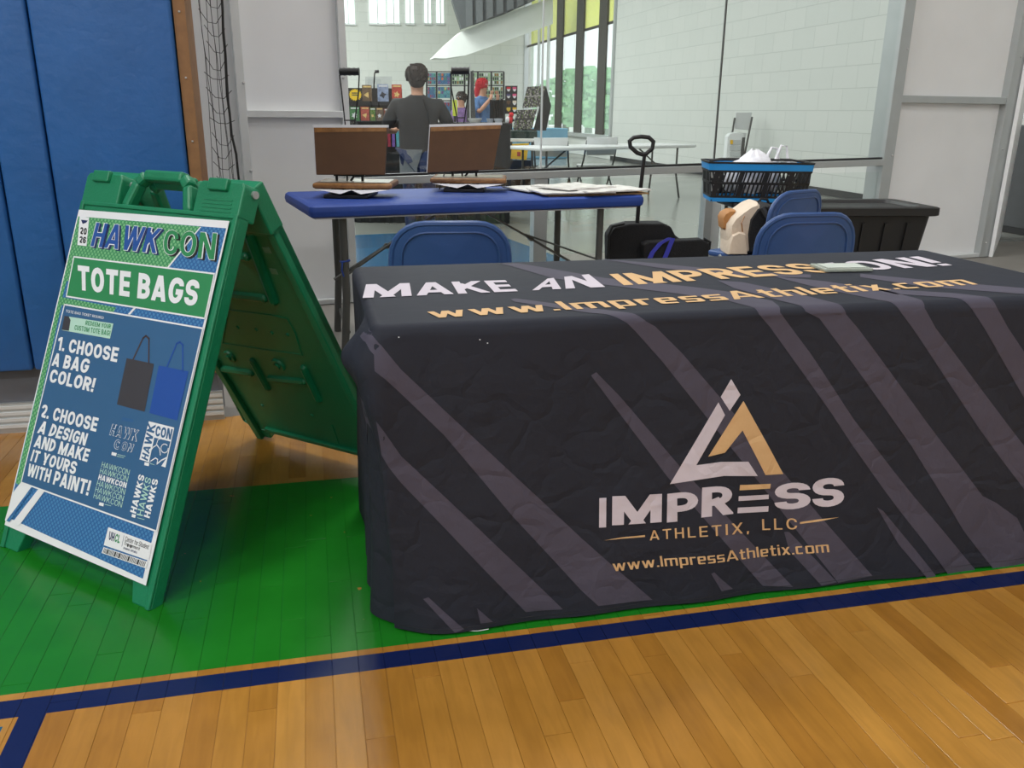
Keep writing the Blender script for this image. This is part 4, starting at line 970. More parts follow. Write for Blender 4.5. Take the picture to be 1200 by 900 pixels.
# local plane helper: points given by sight lines on a vertical plane at distance Y, expressed in the root's frame
def plane_fn(root, Y):
    def fn(px, py, dy=0):
        q = gy(px, py, Y + dy); return Vector((q.x-root.x, q.y-root.y, q.z-root.z))
    return fn
def slab(mb, pts, th_, nrm=Vector((0, 1, 0))):
    n = len(pts); vs = [Vector(q) for q in pts] + [Vector(q) + nrm*th_ for q in pts]
    return mb.add(vs, [tuple(range(n))[::-1], tuple(range(n, 2*n))] + [(i, (i+1) % n, n+(i+1) % n, n+i) for i in range(n)])
M['base_metal'] = mat('press_base_metal', (40, 40, 42), .4, .4)
def press(lab, Y, cx, basey, up, low, hand, grip):
    root = gz(cx, basey, .745); t = thing('heat_press', lab, 'press', root, 0, 'heat presses on the blue table'); f = plane_fn(root, Y)
    s_ = Y/FPX
    wl_ = (low[2]-low[0])*s_*1.02
    x0 = f(low[0], low[1]).x; z1_ = f(low[0], low[3]).z
    obj('base', MB().box((-.11, -.13, 0), (.11, .20, .018)).box((-.08, -.09, .018), (.08, .12, .044)), M['base_metal'], t, bevel=.004)
    sh_ = MB(); sh_.add([(x0+.01, -.12, .045), (x0+wl_-.01, -.12, .045), (x0+wl_*.62, -.15, .024), (x0+wl_*.5, -.145, .043), (x0+wl_*.36, -.15, .024), (x0+.01, .14, .045), (x0+wl_-.01, .14, .045)], [(5,0,4),(5,4,3,6),(6,3,2),(6,2,1),(0,3,4),(1,2,3)]); obj('paper_sheet', sh_, M['white'], t)
    lo = MB(); lo.rbox((x0, -.12, .046), (x0+wl_, .16, .074), .012); obj('lower_platen', lo, M['card'], t, smooth=30)
    tp = MB(); tp.rbox((x0-.002, -.123, .048), (x0+wl_+.002, -.085, .072), .01); obj('tape', tp, M['tape'], t, smooth=30)
    obj('film', MB().box((x0+.02, -.08, .0745), (x0+wl_-.02, .15, .0755)), mat('dusty_platen_film', (150, 146, 132), .25) if 'dusty_platen_film' not in bpy.data.materials else bpy.data.materials['dusty_platen_film'], t)
    # hinge block and rods
    hz = f(cx, up[3][1]).z
    hg = MB(); hg.box((-.075, .02, .075), (-.063, .012, hz+.02)).box((.055, .02, .075), (.067, .012, hz+.02)).box((-.08, -.005, hz-.012), (.075, .02, hz+.012)).box((-.02, .02, .075), (-.012, .01, hz)).bar((.0, .025, .075), (.03, .005, hz), .008)
    obj('hinge_frame', hg, M['base_metal'], t)
    pts = [f(a, b) for a, b in up]; u_ = MB(); slab(u_, pts, .035); obj('upper_platen', u_, M['card'], t, bevel=.004)
    tl2 = pts[0]; tr2 = pts[1]
    obj('white_edge', slab(MB(), [tl2+Vector((-.004,.0,.010)), tr2+Vector((.004,.0,.010)), tr2+Vector((.004,0,-.002)), tl2+Vector((-.004,0,-.002))], .035), M['white'], t)
    obj('white_edge', slab(MB(), [pts[0]+Vector((-.004,.004,.0)), pts[0]+Vector((.001,.004,0)), pts[3]+Vector((.001,.004,0)), pts[3]+Vector((-.004,.004,0))], .03), M['white'], t)
    obj('tape', slab(MB(), [tl2+Vector((.003,-.0015,-.002)), tr2+Vector((-.003,-.0015,-.002)), tr2+Vector((-.003,-.0015,-.020)), tl2+Vector((.003,-.0015,-.024))], .003), M['tape'], t)
    hd = MB()
    for arm in hand: hd.tube([f(a, b, .03) for a, b in arm], .0035, 6)
    obj('handle_rod', hd, M['base_metal'], t, smooth=True)
    g0, g1 = f(*grip[0], .03), f(*grip[1], .03); gp = MB(); n_ = 9; gp.tube([g0.lerp(g1, k/(n_-1)) for k in range(n_)], [.017 if k % 2 else .019 for k in range(n_)], 10); obj('foam_grip', gp, M['black'], t, smooth=True)
    return t
press('left heat press, open, its platens wrapped in brown cardboard, foam grip above', 4.28, 411, 230, [(367.5,149),(453.5,149),(450.5,205),(370.5,205)], (368,214,456,226),
      [[(398,88),(400,104),(404,141),(405,150)],[(421,88),(420,110),(416,141),(415,150)],[(403,141),(417,141)]], ((398,84),(421,84)))
press('right heat press, open, tilted cardboard platen beside the stack of papers', 4.55, 545, 223, [(504,148.5),(587.5,146),(578,199),(500.5,202.5)], (502,212,589,221),
      [[(528,86),(529,104),(535,135),(537,148)],[(550,86),(549,108),(545,135),(543,148)],[(536,138),(545,138)]], ((529,83),(550,83)))
obj_c = MB(); q = [gz(521, 203, .75)+Vector((0,0,.12)), gz(517, 212, .78), gz(513, 222, .748), gz(514, 224, .747)]
cdm = MB(); cdm.tube([gy(526,190,4.75), gy(521,203,4.75), gy(517,214,4.72), gy(515,222,4.7)], .004, 6); tag(obj('power_cord', cdm, M['black']), 'short black power cord hanging between the two presses', 'cord')
# papers and wrapped shirts at the right end
M['clear_bag'] = mat('white_wrapped_sheets', (222, 220, 216), .35, 0, .18, 12, .8, 22)
def sheet(c, a, wx, wy, z, seed, m, nm, lab, grp=None, amp=.006):
    t_ = MB(); nx, ny = 12, 8; vs = []
    for lay in (0, 1):
        for j in range(ny+1):
            for i in range(nx+1):
                x, y = (i/nx-.5)*wx, (j/ny-.5)*wy; e = 1 - .0*abs(i/nx-.5)
                h = amp*(1+noise.noise(Vector((x*14, y*14, seed)))) if lay else 0
                vs.append((x + .006*noise.noise(Vector((y*20, seed, 1))), y + .006*noise.noise(Vector((x*20, seed, 2))), h + (.0008 if lay else 0)))
    k = (nx+1)*(ny+1); fs = []
    for j in range(ny):
        for i in range(nx):
            a0 = j*(nx+1)+i; fs.append((a0, a0+nx+1, a0+nx+2, a0+1)); fs.append((k+a0, k+a0+1, k+a0+nx+2, k+a0+nx+1))
    edge = [i for i in range(nx+1)] + [j*(nx+1)+nx for j in range(1, ny+1)] + [ny*(nx+1)+i for i in range(nx-1, -1, -1)] + [j*(nx+1) for j in range(ny-1, 0, -1)]
    for i in range(len(edge)): a0, b0 = edge[i], edge[(i+1) % len(edge)]; fs.append((a0, b0, k+b0, k+a0))
    t_.add(vs, fs); o = obj(nm, t_, m, smooth=60); o.location = (c.x, c.y, z); o.rotation_euler = (0, 0, a); tag(o, lab, 'sheet', grp); return o
c0 = gz(675, 223, .745)
cb_ = obj('cardboard_sheet', MB().box((-.29, -.20, 0), (.29, .20, .008)), mat('tan_cardboard', (190, 150, 104), .7)); cb_.location = gz(684, 225, .7455); cb_.rotation_euler = (0,0,BYW-.05); tag(cb_, 'tan cardboard sheet under the wrapped white sheets on the blue table', 'cardboard')
labs = ['wrapped white sheet at the left of the flat stack on the blue table', 'wrapped white sheet in the middle of the stack, slightly turned', 'wrapped white sheet overhanging the right end of the blue table', 'topmost wrapped white sheet at the back of the stack']
for i, (px, py, da, z) in enumerate(((640, 221, .1, .7545), (668, 224, -.12, .7605), (708, 222, .12, .7665), (672, 219, .3, .774))):
    sheet(gz(px, py, z), BYW+da, .40 if i < 3 else .36, .30, z, i*3.1, M['clear_bag'], 'wrapped_sheet', labs[i], 'wrapped white sheets on the blue table', .006)
# ================================================================== navy folding chairs
def chair_proto(lab):
    t = thing('folding_chair', lab, 'chair', (0,0,0), 0, 'navy folding chairs behind the front table')
    # local: seat centre at the origin, the back stands at +y
    def outl(w0, w1, z0, z1, r, n=6):
        pts = []
        for cx, cz, a0, rr in ((w1/2-r, z1-r, 0, r), (-w1/2+r, z1-r, 90, r), (-w0/2+.02, z0+.02, 180, .02), (w0/2-.02, z0+.02, 270, .02)):
            for k in range(n+1):
                a = math.radians(a0+90*k/n); pts.append((cx+rr*math.cos(a), cz+rr*math.sin(a)))
        return pts
    def panel(mb, o2, y0, y1, curve=.035):
        rings = []
        for y in (y0, y1): rings.append([Vector((x, y - curve*(x/.22)**2 + .06*(z-.6), z)) for x, z in o2])
        n = len(o2)
        cen = [Vector((0, y0+.06*.05, .65)), Vector((0, y1+.003, .65))]
        # inner ring to follow the curvature
        inn = [[Vector((x*.5, y - curve*(x*.5/.22)**2 + .06*((z-.65)*.5+.05), .65+(z-.65)*.5)) for x, z in o2] for y in (y0, y1)]
        return mb.loft([[cen[0]]*n, inn[0], rings[0], rings[1], inn[1], [cen[1]]*n], cap=False)
    bk = MB(); panel(bk, outl(.415, .405, .535, .775, .115), .205, .222); obj('backrest', bk, M['blue_chair'], t, smooth=50)
    rim = MB(); o2 = outl(.43, .42, .530, .782, .12); rim.tube([(x, .213 - .035*(x/.22)**2 + .06*(z-.6), z) for x, z in o2], .012, 8, closed=True); obj('backrest_rim', rim, M['blue_chair'], t, smooth=True)
    rim2 = MB(); o2 = outl(.36, .35, .562, .752, .09); rim2.tube([(x, .224 - .035*(x/.22)**2 + .06*(z-.6), z) for x, z in o2], .004, 6, closed=True); obj('backrest_groove', rim2, M['blue_chair'], t, smooth=True)
    for s in (-1, 1):
        obj('leg', MB().tube([(s*.205, .20, .62), (s*.21, .185, .50), (s*.215, .13, .40), (s*.22, -.18, .02), (s*.22, -.20, .0)], .011, 8), M['alu'], t, smooth=True)
        obj('leg', MB().tube([(s*.195, -.12, .43), (s*.20, .05, .22), (s*.205, .24, .0)], .011, 8), M['alu'], t, smooth=True)
        rv = MB(); rv.tube([(s*.19, .20, .615), (s*.19, .238, .615)], .006, 8); obj('rivet', rv, M['steel'], t)
    st = MB(); st.rbox((-.20, -.22, .415), (.20, .18, .445), .04, n=5); obj('seat', st, M['blue_chair'], t, smooth=30)
    obj('crossbar', MB().tube([(-.20, .18, .075), (.20, .18, .075)], .009, 8), M['alu'], t, smooth=True)
    return t
c1 = chair_proto('navy folding chair behind the left part of the front table, seen under the blue table')
q = gy(520, 300, 3.02); c1.location = (q.x+.0, 3.02+.21, 0); c1.rotation_euler = (0, 0, math.pi + math.radians(7))
c2 = copytree(c1); c2['label'] = 'navy folding chair close behind the front table, in front of the black tote'
q = gy(950, 290, 3.42); c2.location = (q.x-.06, 3.42+.19, 0); c2.rotation_euler = (0, 0, math.pi + math.radians(12))
c3 = copytree(c1); c3['label'] = 'navy folding chair turned sideways with the cream backpack on its seat'
q = gy(934, 240, 4.48); c3.location = (q.x-.12, 4.48+.145, 0); c3.rotation_euler = (0, 0, math.radians(-143))
# ================================================================== backpack on that chair
bp_ = thing('backpack', 'cream backpack with black back panel and straps on the sideways chair', 'backpack', (q.x-.235, 4.60, .447), math.radians(-38))
M['cream'] = mat('cream_nylon', (214, 196, 176), .7, 0, .05, 8, .3, 40)
def shell(x0, x1, y0, y1, z0, z1, n=14, top=.55):
    rings = []
    for k in range(9):
        tt2 = k/8.; z = z0+(z1-z0)*tt2; sc = 1 - .5*max(0, (tt2-top)/(1-top))**2; sc *= (.93 if k == 0 else 1)
        if k == 8: sc *= .6
        cx, cy = (x0+x1)/2, (y0+y1)/2; hx, hy = (x1-x0)/2*sc, (y1-y0)/2*sc
        rings.append([Vector((cx+hx*math.copysign(abs(math.cos(a))**.6, math.cos(a)), cy+hy*math.copysign(abs(math.sin(a))**.6, math.sin(a)), z)) for a in [2*math.pi*j/(2*n) for j in range(2*n)]])
    return rings
bp_.rotation_euler = (0, 0, 0); fp = plane_fn(bp_.location, 4.60)
def bslab(name, px, y0, y1, m, bev=.012):
    r_ = [Vector((fp(a, b).x, 0, max(fp(a, b).z, .0))) for a, b in px]; n_ = 5; rings = []
    cx = sum(q.x for q in r_)/len(r_); cz = sum(q.z for q in r_)/len(r_)
    for k, (y, sc) in enumerate(((y0, .86), (y0+(y1-y0)*.12, .97), (y0+(y1-y0)*.3, 1), (y0+(y1-y0)*.7, 1), (y0+(y1-y0)*.88, .97), (y1, .86))):
        rings.append([Vector((cx+(q.x-cx)*sc, y, max(0, cz+(q.z-cz)*sc))) for q in r_])
    return obj(name, MB().loft(rings), m, bp_, smooth=45)
bslab('front_body', [(849,300),(849,276),(850,262),(856,253),(866,245),(876,238),(884,235),(888,240),(884,262),(884,300)], -.10, .14, M['cream'])
bslab('back_panel', [(870,300),(869,272),(872,254),(881,241),(890,236),(899,238),(905,248),(909,270),(910,300)], -.115, .15, M['black_fabric'])
bslab('front_pocket', [(847,300),(848,284),(852,272),(860,268),(868,270),(870,300)], -.125, .10, M['cream'])
bslab('lining_flap', [(847,268),(846,256),(849,250),(856,246),(862,246),(856,256),(850,270)], -.02, .12, mat('tan_lining', (170, 118, 66), .7))
obj('zip', MB().tube([fp(863,268)+Vector((0,-.13,0)), fp(862,258)+Vector((0,-.125,0)), fp(866,250)+Vector((0,-.115,0))], .0035, 6), M['tape'], bp_)
for (a, b, c_) in (((885,240),(893,254),(898,276)), ((893,238),(901,252),(907,268))): obj('shoulder_strap', MB().tube([fp(*a)+Vector((0,-.13,0)), fp(*b)+Vector((0,-.145,0)), fp(*c_)+Vector((0,-.14,0))], .014, 6), mat('webbing_grey', (52, 52, 54), .8) if 'webbing_grey' not in bpy.data.materials else bpy.data.materials['webbing_grey'], bp_, smooth=True)
obj('grab_loop', MB().tube([fp(888,238), fp(892,233), fp(899,234), fp(902,240)], .007, 6), M['black_fabric'], bp_, smooth=True)
# ================================================================== slotted shopping crate with a plastic bag, on a tubular stand
Yk = 5.15; rk = gy(882, 234, Yk); 
kz = rk.z
st_ = thing('tubular_stool', 'grey tubular stool carrying the blue rimmed basket, mostly hidden behind the backpack', 'stool', (rk.x, Yk+.02, 0), .1)
obj('seat', MB().rbox((-.17, -.15, kz-.035), (.21, .17, kz-.004), .03), M['black'], st_, smooth=30)
for sx2 in (-.10, .22):
    for sy2 in (-.13, .15): obj('leg', MB().tube([(sx2, sy2, kz-.03), (sx2, sy2, 0)], .011, 8), M['dark_steel'], st_, smooth=True)
obj('back_tube', MB().tube([(.24, .0, kz-.03), (.31, .02, kz), (.315, .02, kz+.12), (.29, .02, kz+.19), (.24, .02, kz+.215), (.1, .1, kz+.22)], .011, 8), M['alu'], st_, smooth=True)
obj('stretcher', MB().tube([(-.10, -.13, .25), (.22, -.13, .25)], .008, 6), M['dark_steel'], st_)
bk_ = thing('shopping_crate', 'black slotted folding crate with bright blue rims, holding a white plastic bag', 'basket', (rk.x, Yk, kz), math.radians(-4))
M['cyan'] = mat('bright_blue_plastic', (36, 142, 214), .4)
wt, wb, dt, db, hh = .295, .27, .17, .15, .225
def ringr(w_, d_, z, r=.025, n=3):
    o = []
    for cx, cy, a0 in ((w_-r, d_-r, 0), (-w_+r, d_-r, 90), (-w_+r, -d_+r, 180), (w_-r, -d_+r, 270)):
        for k in range(n+1):
            a = math.radians(a0+90*k/n); o.append(Vector((cx+r*math.cos(a), cy+r*math.sin(a), z)))
    return o
def band(name, za, zb, m, th2=.006, out=.004):
    def wd(z): t2 = z/hh; return wb+(wt-wb)*t2+out, db+(dt-db)*t2+out
    (a1, b1_), (a2, b2_) = wd(za), wd(zb)
    return obj(name, MB().loft([ringr(a1-th2, b1_-th2, za), ringr(a1, b1_, za), ringr(a2, b2_, zb), ringr(a2-th2, b2_-th2, zb), ringr(a1-th2, b1_-th2, za)], cap=False), m, bk_, smooth=35)
band('lower_rim', 0, .022, M['cyan']); band('upper_rim', .178, .215, M['cyan']); band('top_lip', .215, .225, M['black'], .012, .007); band('middle_band', .098, .112, M['black']); band('side_band', .022, .032, M['black']); band('side_band', .166, .178, M['black'])
obj('bottom', MB().box((-wb, -db, .004), (wb, db, .010)), M['black'], bk_)
# slanted ribs between the slots; one part per face
for fc in range(4):
    rbm = MB()
    for (za, zb) in ((.03, .10), (.110, .168)):
        Ln = (wb if fc % 2 == 0 else db)*2; n_ = int(Ln/.024)
        for k in range(n_+1):
            x = -Ln/2+.012 + k*(Ln-.024)/n_; wide = .010 if k % 6 else .03
            def q_(xx, z):
                t2 = z/hh; dd_ = (db+(dt-db)*t2) if fc % 2 == 0 else (wb+(wt-wb)*t2)
                v_ = Vector((xx, -dd_, z)); return Matrix.Rotation(fc*math.pi/2, 3, 'Z') @ v_
            sk = .014
            nrm = Matrix.Rotation(fc*math.pi/2, 3, 'Z') @ Vector((0, .004, 0))
            slab(rbm, [q_(x-wide/2, za), q_(x+wide/2, za), q_(x+wide/2+sk, zb), q_(x-wide/2+sk, zb)], 1, nrm)
    o = obj('slotted_side', rbm, M['black'], bk_)
hm_ = MB()
for s in (-1, 1): hm_.tube([(s*.0-.27, s*.02, .222), (-.20, s*.03, .232), (.20, s*.03, .232), (.27, s*.02, .222)], .007, 6)
obj('folded_handle', hm_, M['black'], bk_)
pb = thing('plastic_bag', 'crumpled white plastic carrier bag lying in the blue rimmed crate', 'bag', (rk.x+.0, Yk, kz+.05), .2)
M['bagw'] = mat('thin_white_plastic', (226, 226, 232), .4, 0, .08, 30, .7, 30)
bg = MB(); rings = []
for k in range(10):
    t2 = k/9.; rings.append([Vector((-.02+.13*math.sin(math.pi*(.1+.85*t2))*1.45*math.cos(a)*(1+.34*noise.noise(Vector((math.cos(a)*2.2, math.sin(a)*2.2, k*.7)))), .085*math.sin(math.pi*(.12+.8*t2))*1.3*math.sin(a), .245*t2 + .014*math.sin(3*a+k))) for a in [2*math.pi*j/20 for j in range(20)]])
rings = []
rb3 = random.Random(8)
for k in range(9):
    lon = []
    for j in range(28):
        a = 2*math.pi*j/28; t2 = k/8.; prof = (.95, 1.06, 1.08, 1.04, .95, .82, .62, .38, .10)[k]
        wv = 1 + .10*math.sin(5*a+k*.9) + .16*noise.noise(Vector((math.cos(a)*1.7, math.sin(a)*1.7, k*.5)))
        lon.append(Vector((-.015+.155*prof*wv*math.cos(a), .10*prof*wv*math.sin(a), .235*t2**.8 + .022*noise.noise(Vector((math.cos(a)*3, math.sin(a)*3, 9+k*.4))))))
    rings.append(lon)
bg.loft(rings); obj('bag_body', bg, M['bagw'], pb, smooth=70)
for (x_, h_) in ((.11, .25), (.17, .262)):
    obj('bag_handle', MB().tube([(x_-.06, -.02, .16), (x_-.05, -.02, .21), (x_-.02, 0, h_), (x_+.015, 0, h_-.005), (x_+.02, -.01, .20), (x_+.03, -.02, .15)], [.012,.009,.007,.007,.008,.012], 6), M['bagw'], pb, smooth=True)
# ================================================================== black tote bin
tbx = gy(1094, 240, 5.65); tn = thing('storage_tote', 'large black lidded storage tote on the floor before the white boards', 'bin', (tbx.x-.50, 5.72, 0), math.radians(6))
zt_ = tbx.z
M['tote'] = mat('black_tote_plastic', (30, 30, 31), .5, 0, .08, 6)
def trr(w_, d_, z): return ringr(w_, d_, z, .05, 4)
obj('body', MB().loft([trr(.34, .21, 0), trr(.345, .215, .02), trr(.405, .26, zt_-.09), trr(.41, .265, zt_-.05)]), M['tote'], tn, smooth=35)
for x in (-.2, -.05, .1, .25): obj('body_rib', MB().bar((x*.93, -.226, .06), (x, -.268, zt_-.1), .02, .012), M['tote'], tn)
obj('lid', MB().loft([trr(.44, .29, zt_-.055), trr(.45, .30, zt_-.05), trr(.45, .30, zt_-.005), trr(.44, .29, zt_), trr(.36, .21, zt_), trr(.35, .20, zt_-.018)]), M['tote'], tn, smooth=35)
# ================================================================== folded wagon with its pull handle
Yw = 5.05
wr = gy(770, 290, Yw); wr.z = 0
wg = thing('folded_wagon', 'folded black fabric wagon with tall black pull handle and blue strap', 'wagon', wr, math.radians(6))
fw = plane_fn(wr, Yw)
def pwz(px, py): return fw(px, py)
body = MB(); 
pr_ = [pwz(712,300), pwz(713,276), pwz(720,266), pwz(738,262), pwz(778,262), pwz(787,266), pwz(792,276), pwz(800,282), pwz(800,300)]
pr_ = [Vector((q.x, 0, q.z)) for q in pr_]; pr_ = [Vector((pr_[0].x+.02, 0, .12))] + pr_[1:-1] + [Vector((pr_[-1].x-.02, 0, .12))]
body.loft([[q + Vector((0, d, 0)) for q in pr_] for d in (0.0, .03, .12, .15)]); obj('fabric_body', body, M['black_fabric'], wg, bevel=.01)
b2 = MB(); p2 = [pwz(752,300), pwz(750,284), pwz(756,281), pwz(820,279), pwz(828,284), pwz(828,300)]; p2 = [Vector((q.x, -.08, q.z)) for q in p2]; p2[0].z = .15; p2[-1].z = .15
b2.loft([[q + Vector((0, d, 0)) for q in p2] for d in (0, .02, .09)]); obj('side_bag', b2, M['black_fabric'], wg, bevel=.008)
pf_ = MB(); pf_.tube([Vector((pwz(711,290).x, -.02, .05)), Vector((pwz(711,280).x, -.02, pwz(711,275).z)), Vector((pwz(716,262).x, -.02, pwz(716,264).z)), Vector((pwz(730,262).x, -.02, pwz(730,261).z))], .009, 8)
pf_.tube([Vector((pwz(822,279).x, -.06, pwz(822,279).z)), Vector((pwz(830,283).x, -.06, pwz(830,283).z)), Vector((pwz(828,295).x, -.06, pwz(828,296).z))], .009, 8); obj('frame_tube', pf_, M['black'], wg, smooth=True)
hx = pwz(751.5, 200).x
obj('handle_pole', MB().tube([(hx+.01, .10, .14), (hx, .03, pwz(751,240).z), (hx+.012, 0, pwz(752,180).z)], [.013, .012, .0105], 10), M['black'], wg, smooth=True)
lp = [(752,181),(746,179),(738,172),(737,165),(742,161),(751,160),(760,161),(765.5,166),(764,174),(757,180)]
obj('pull_grip', MB().tube([Vector((pwz(a, b).x, 0, pwz(a, b).z)) for a, b in lp], .0125, 10, closed=True), M['black'], wg, smooth=True)
for sg_ in ((-.18, .02), (.22, .02), (-.18, .14), (.22, .14)):
    obj('wheel', MB().tube([(sg_[0]-.012, sg_[1], .06), (sg_[0]+.012, sg_[1], .06)], .06, 16), M['black'], wg, smooth=True)
obj('carry_strap', MB().loft([[Vector((pwz(a, b).x, -.10, pwz(a, b).z)), Vector((pwz(a+5, b+1).x, -.10, pwz(a+5, b+1).z)), Vector((pwz(a+5, b+1).x, -.095, pwz(a+5, b+1).z)), Vector((pwz(a, b).x, -.095, pwz(a, b).z))] for a, b in ((752,303),(757,292),(766,282),(777,276),(781,276),(776,288),(771,300))]), mat('violet_blue_strap', (58, 62, 178), .6), wg)
# cords on the floor right of the table
for i, (pts, lab) in enumerate((([(1100,302),(1117,303),(1126,300),(1136,299),(1146,306),(1155,311),(1165,312),(1200,313)], 'black cord lying in a loop on the floor right of the table'),
                 ([(1140,306),(1152,310),(1166,311),(1178,309),(1200,311),(1230,312)], 'second black cord crossing the floor near the right edge'),
                 ([(1158,309),(1170,315),(1185,320),(1200,322),(1230,325)], 'third black cord, nearest the camera, right of the table'))):
    m_ = MB(); q = [gz(a, b, .008) for a, b in pts]; q = [q[0]] + [q[j].lerp(q[j+1], f_) for j in range(len(q)-1) for f_ in (.0, .5)] + [q[-1]]
    m_.tube(q, .008, 6); tag(obj('floor_cord', m_, M['black'], smooth=True), lab, 'cord', 'black cords on the floor')
# ================================================================== the hall beyond the glass: people
def skin(name, nodes, edges, m, parent, sub=1, root=0, label=None):
    me = bpy.data.meshes.new(name); me.from_pydata([n_[0] for n_ in nodes], edges, []); o = bpy.data.objects.new(name, me); C.objects.link(o)
    md = o.modifiers.new('skin', 'SKIN'); md.use_smooth_shade = True
    for i, n_ in enumerate(nodes):
        sv = me.skin_vertices[0].data[i]; r = n_[1]; sv.radius = r if isinstance(r, tuple) else (r, r); sv.use_root = (i == root)
    sm = o.modifiers.new('sub', 'SUBSURF'); sm.levels = sub; sm.render_levels = sub
    bpy.context.view_layer.update(); dg = bpy.context.evaluated_depsgraph_get(); m2 = bpy.data.meshes.new_from_object(o.evaluated_get(dg)); bpy.data.objects.remove(o)
    m2.materials.clear(); m2.materials.append(m)
    for p in m2.polygons: p.use_smooth = True
    m2.name = name; o2 = bpy.data.objects.new(name, m2); C.objects.link(o2); o2.parent = parent
    if label: o2['label'] = label
    return o2
def person(lab, loc, H_, rz, top, trousers, hairm, arm='front', hair_len=0., bulk=1.0, hood=None):
    t = thing('person', lab, 'person', loc, rz); k = H_/1.75; b = bulk
    V3 = lambda x, y, z: (x*k, y*k, z*k)
    el = {'front': ((.31, -.02, 1.12), (.24, -.26, 1.10), (.20, -.34, 1.11)), 'down': ((.27, 0, 1.12), (.27, -.06, .88), (.26, -.10, .80)), 'up': ((.27, -.10, 1.18), (.12, -.26, 1.42), (.10, -.26, 1.5))}[arm]
    # the figure faces -y; trunk, neck, head, arms, legs as one skinned surface
    nodes = [(V3(0, 0, .95), .115*k), (V3(0, .01, 1.12), .105*k), (V3(0, .01, 1.33), .115*k), (V3(0, .0, 1.47), .055*k), (V3(0, -.015, 1.56), .078*k), (V3(0, -.02, 1.66), .084*k), (V3(0, -.01, 1.73), .05*k)]
    edges = [(0,1), (1,2), (2,3), (3,4), (4,5), (5,6)]
    for s in (-1, 1):
        i = len(nodes); nodes += [(V3(s*.185*b, .01, 1.38), .056*k), (V3(s*el[0][0]*b, el[0][1], el[0][2]), .043*k), (V3(s*el[1][0]*b, el[1][1], el[1][2]), .030*k), (V3(s*el[2][0]*b, el[2][1], el[2][2]), (.042*k, .018*k))]
        edges += [(2, i), (i, i+1), (i+1, i+2), (i+2, i+3)]
    for s in (-1, 1):
        i = len(nodes); nodes += [(V3(s*.095, 0, .86), .088*k*b), (V3(s*.10, -.01, .50), .058*k), (V3(s*.105, .02, .09), .038*k), (V3(s*.115, -.12, .03), (.042*k, .03*k))]
        edges += [(0, i), (i, i+1), (i+1, i+2), (i+2, i+3)]
    skin('body', nodes, edges, M['skin'], t, 1, 0)
    # five fingers on each hand
    for s in (-1, 1):
        w_ = Vector(V3(s*el[2][0]*b, el[2][1], el[2][2])); d = (Vector(V3(s*el[2][0]*b, el[2][1], el[2][2])) - Vector(V3(s*el[1][0]*b, el[1][1], el[1][2]))).normalized()
        sd = Vector((1, 0, 0)); fm = MB()
        for f_ in range(4): o_ = w_ + sd*(f_-1.5)*.019*k; L_ = (.065, .075, .07, .055)[f_]*k; fm.tube([o_, o_+d*L_*.6, o_+d*L_+Vector((0,0,-.02*k))], [.0085*k, .008*k, .006*k], 6)
        o_ = w_ - sd*s*.03*k; fm.tube([o_, o_+d*.03*k-sd*s*.02*k, o_+d*.05*k-sd*s*.022*k], [.010*k, .009*k, .007*k], 6); obj('fingers', fm, M['skin'], t, smooth=True)
    q = 1.16
    tn_ = [(V3(0, .0, .80), .185*k*b), (V3(0, .0, .92), .19*k*b), (V3(0, .01, 1.10), .185*k*b), (V3(0, .01, 1.29), .195*k*b), (V3(0, .0, 1.42), .13*k), (V3(0, 0, 1.485), .08*k)]; te = [(0,1), (1,2), (2,3), (3,4), (4,5)]
    for s in (-1, 1):
        i = len(tn_); e_ = Vector(V3(s*el[0][0]*b, *el[0][1:])); s0 = Vector(V3(s*.20*b, .01, 1.36)); tn_ += [(tuple(s0), .085*k), (tuple(s0.lerp(e_, .55)), .08*k), (tuple(s0.lerp(e_, .95)), .072*k)]; te += [(3, i), (i, i+1), (i+1, i+2)]
    so = skin('shirt', tn_, te, top, t, 1, 0); so.scale = (1, .8, 1)
    pn = [(V3(0, 0, .92), .155*k*b)]; pe = []
    for s in (-1, 1):
        i = len(pn); pn += [(V3(s*.095, 0, .84), .105*k*b), (V3(s*.10, -.01, .50), .075*k), (V3(s*.105, .02, .10), .058*k)]; pe += [(0, i), (i, i+1), (i+1, i+2)]
    skin('trousers', pn, pe, trousers, t, 1, 0)
    for s in (-1, 1): obj('shoe', MB().ball(V3(s*.11, -.05, .045), .05*k, .13*k, .045*k, n=6), M['black'], t, smooth=True)
    # face: nose, ears, eyes, mouth
    hc = Vector(V3(0, -.02, 1.645))
    obj('nose', MB().ball(hc+Vector(V3(0, -.098, -.01)), .011*k, .016*k, .018*k, n=4), M['skin'], t, smooth=True)
    for s in (-1, 1):
        obj('ear', MB().ball(hc+Vector(V3(s*.082, .0, -.01)), .012*k, .020*k, .03*k, n=4), M['skin'], t, smooth=True)
        obj('eye', MB().ball(hc+Vector(V3(s*.031, -.084, .012)), .011*k, .009*k, .008*k, n=4), M['white'], t, smooth=True)
    obj('mouth', MB().ball(hc+Vector(V3(0, -.086, -.052)), .022*k, .008*k, .006*k, n=4), mat('lips', (160, 96, 90), .6) if 'lips' not in bpy.data.materials else bpy.data.materials['lips'], t, smooth=True)
    hm2 = MB(); rn2 = random.Random(int(H_*100))
    hm2.ball(hc+Vector(V3(0, .022, .018)), .104*k, .112*k, .108*k, n=9); hm2.ball(hc+Vector(V3(0, .045, -.05)), .085*k, .07*k, .07*k, n=7)
    for j in range(150):
        a, e_ = rn2.random()*6.28, rn2.random()*1.9-.65
        pz = Vector((.104*math.cos(a)*math.cos(e_), .02+.110*math.sin(a)*math.cos(e_), .015+.104*math.sin(e_)))
        if pz.y < -.045 and pz.z < .055: continue
        hm2.ball(hc+pz*k, .020*k, n=3)
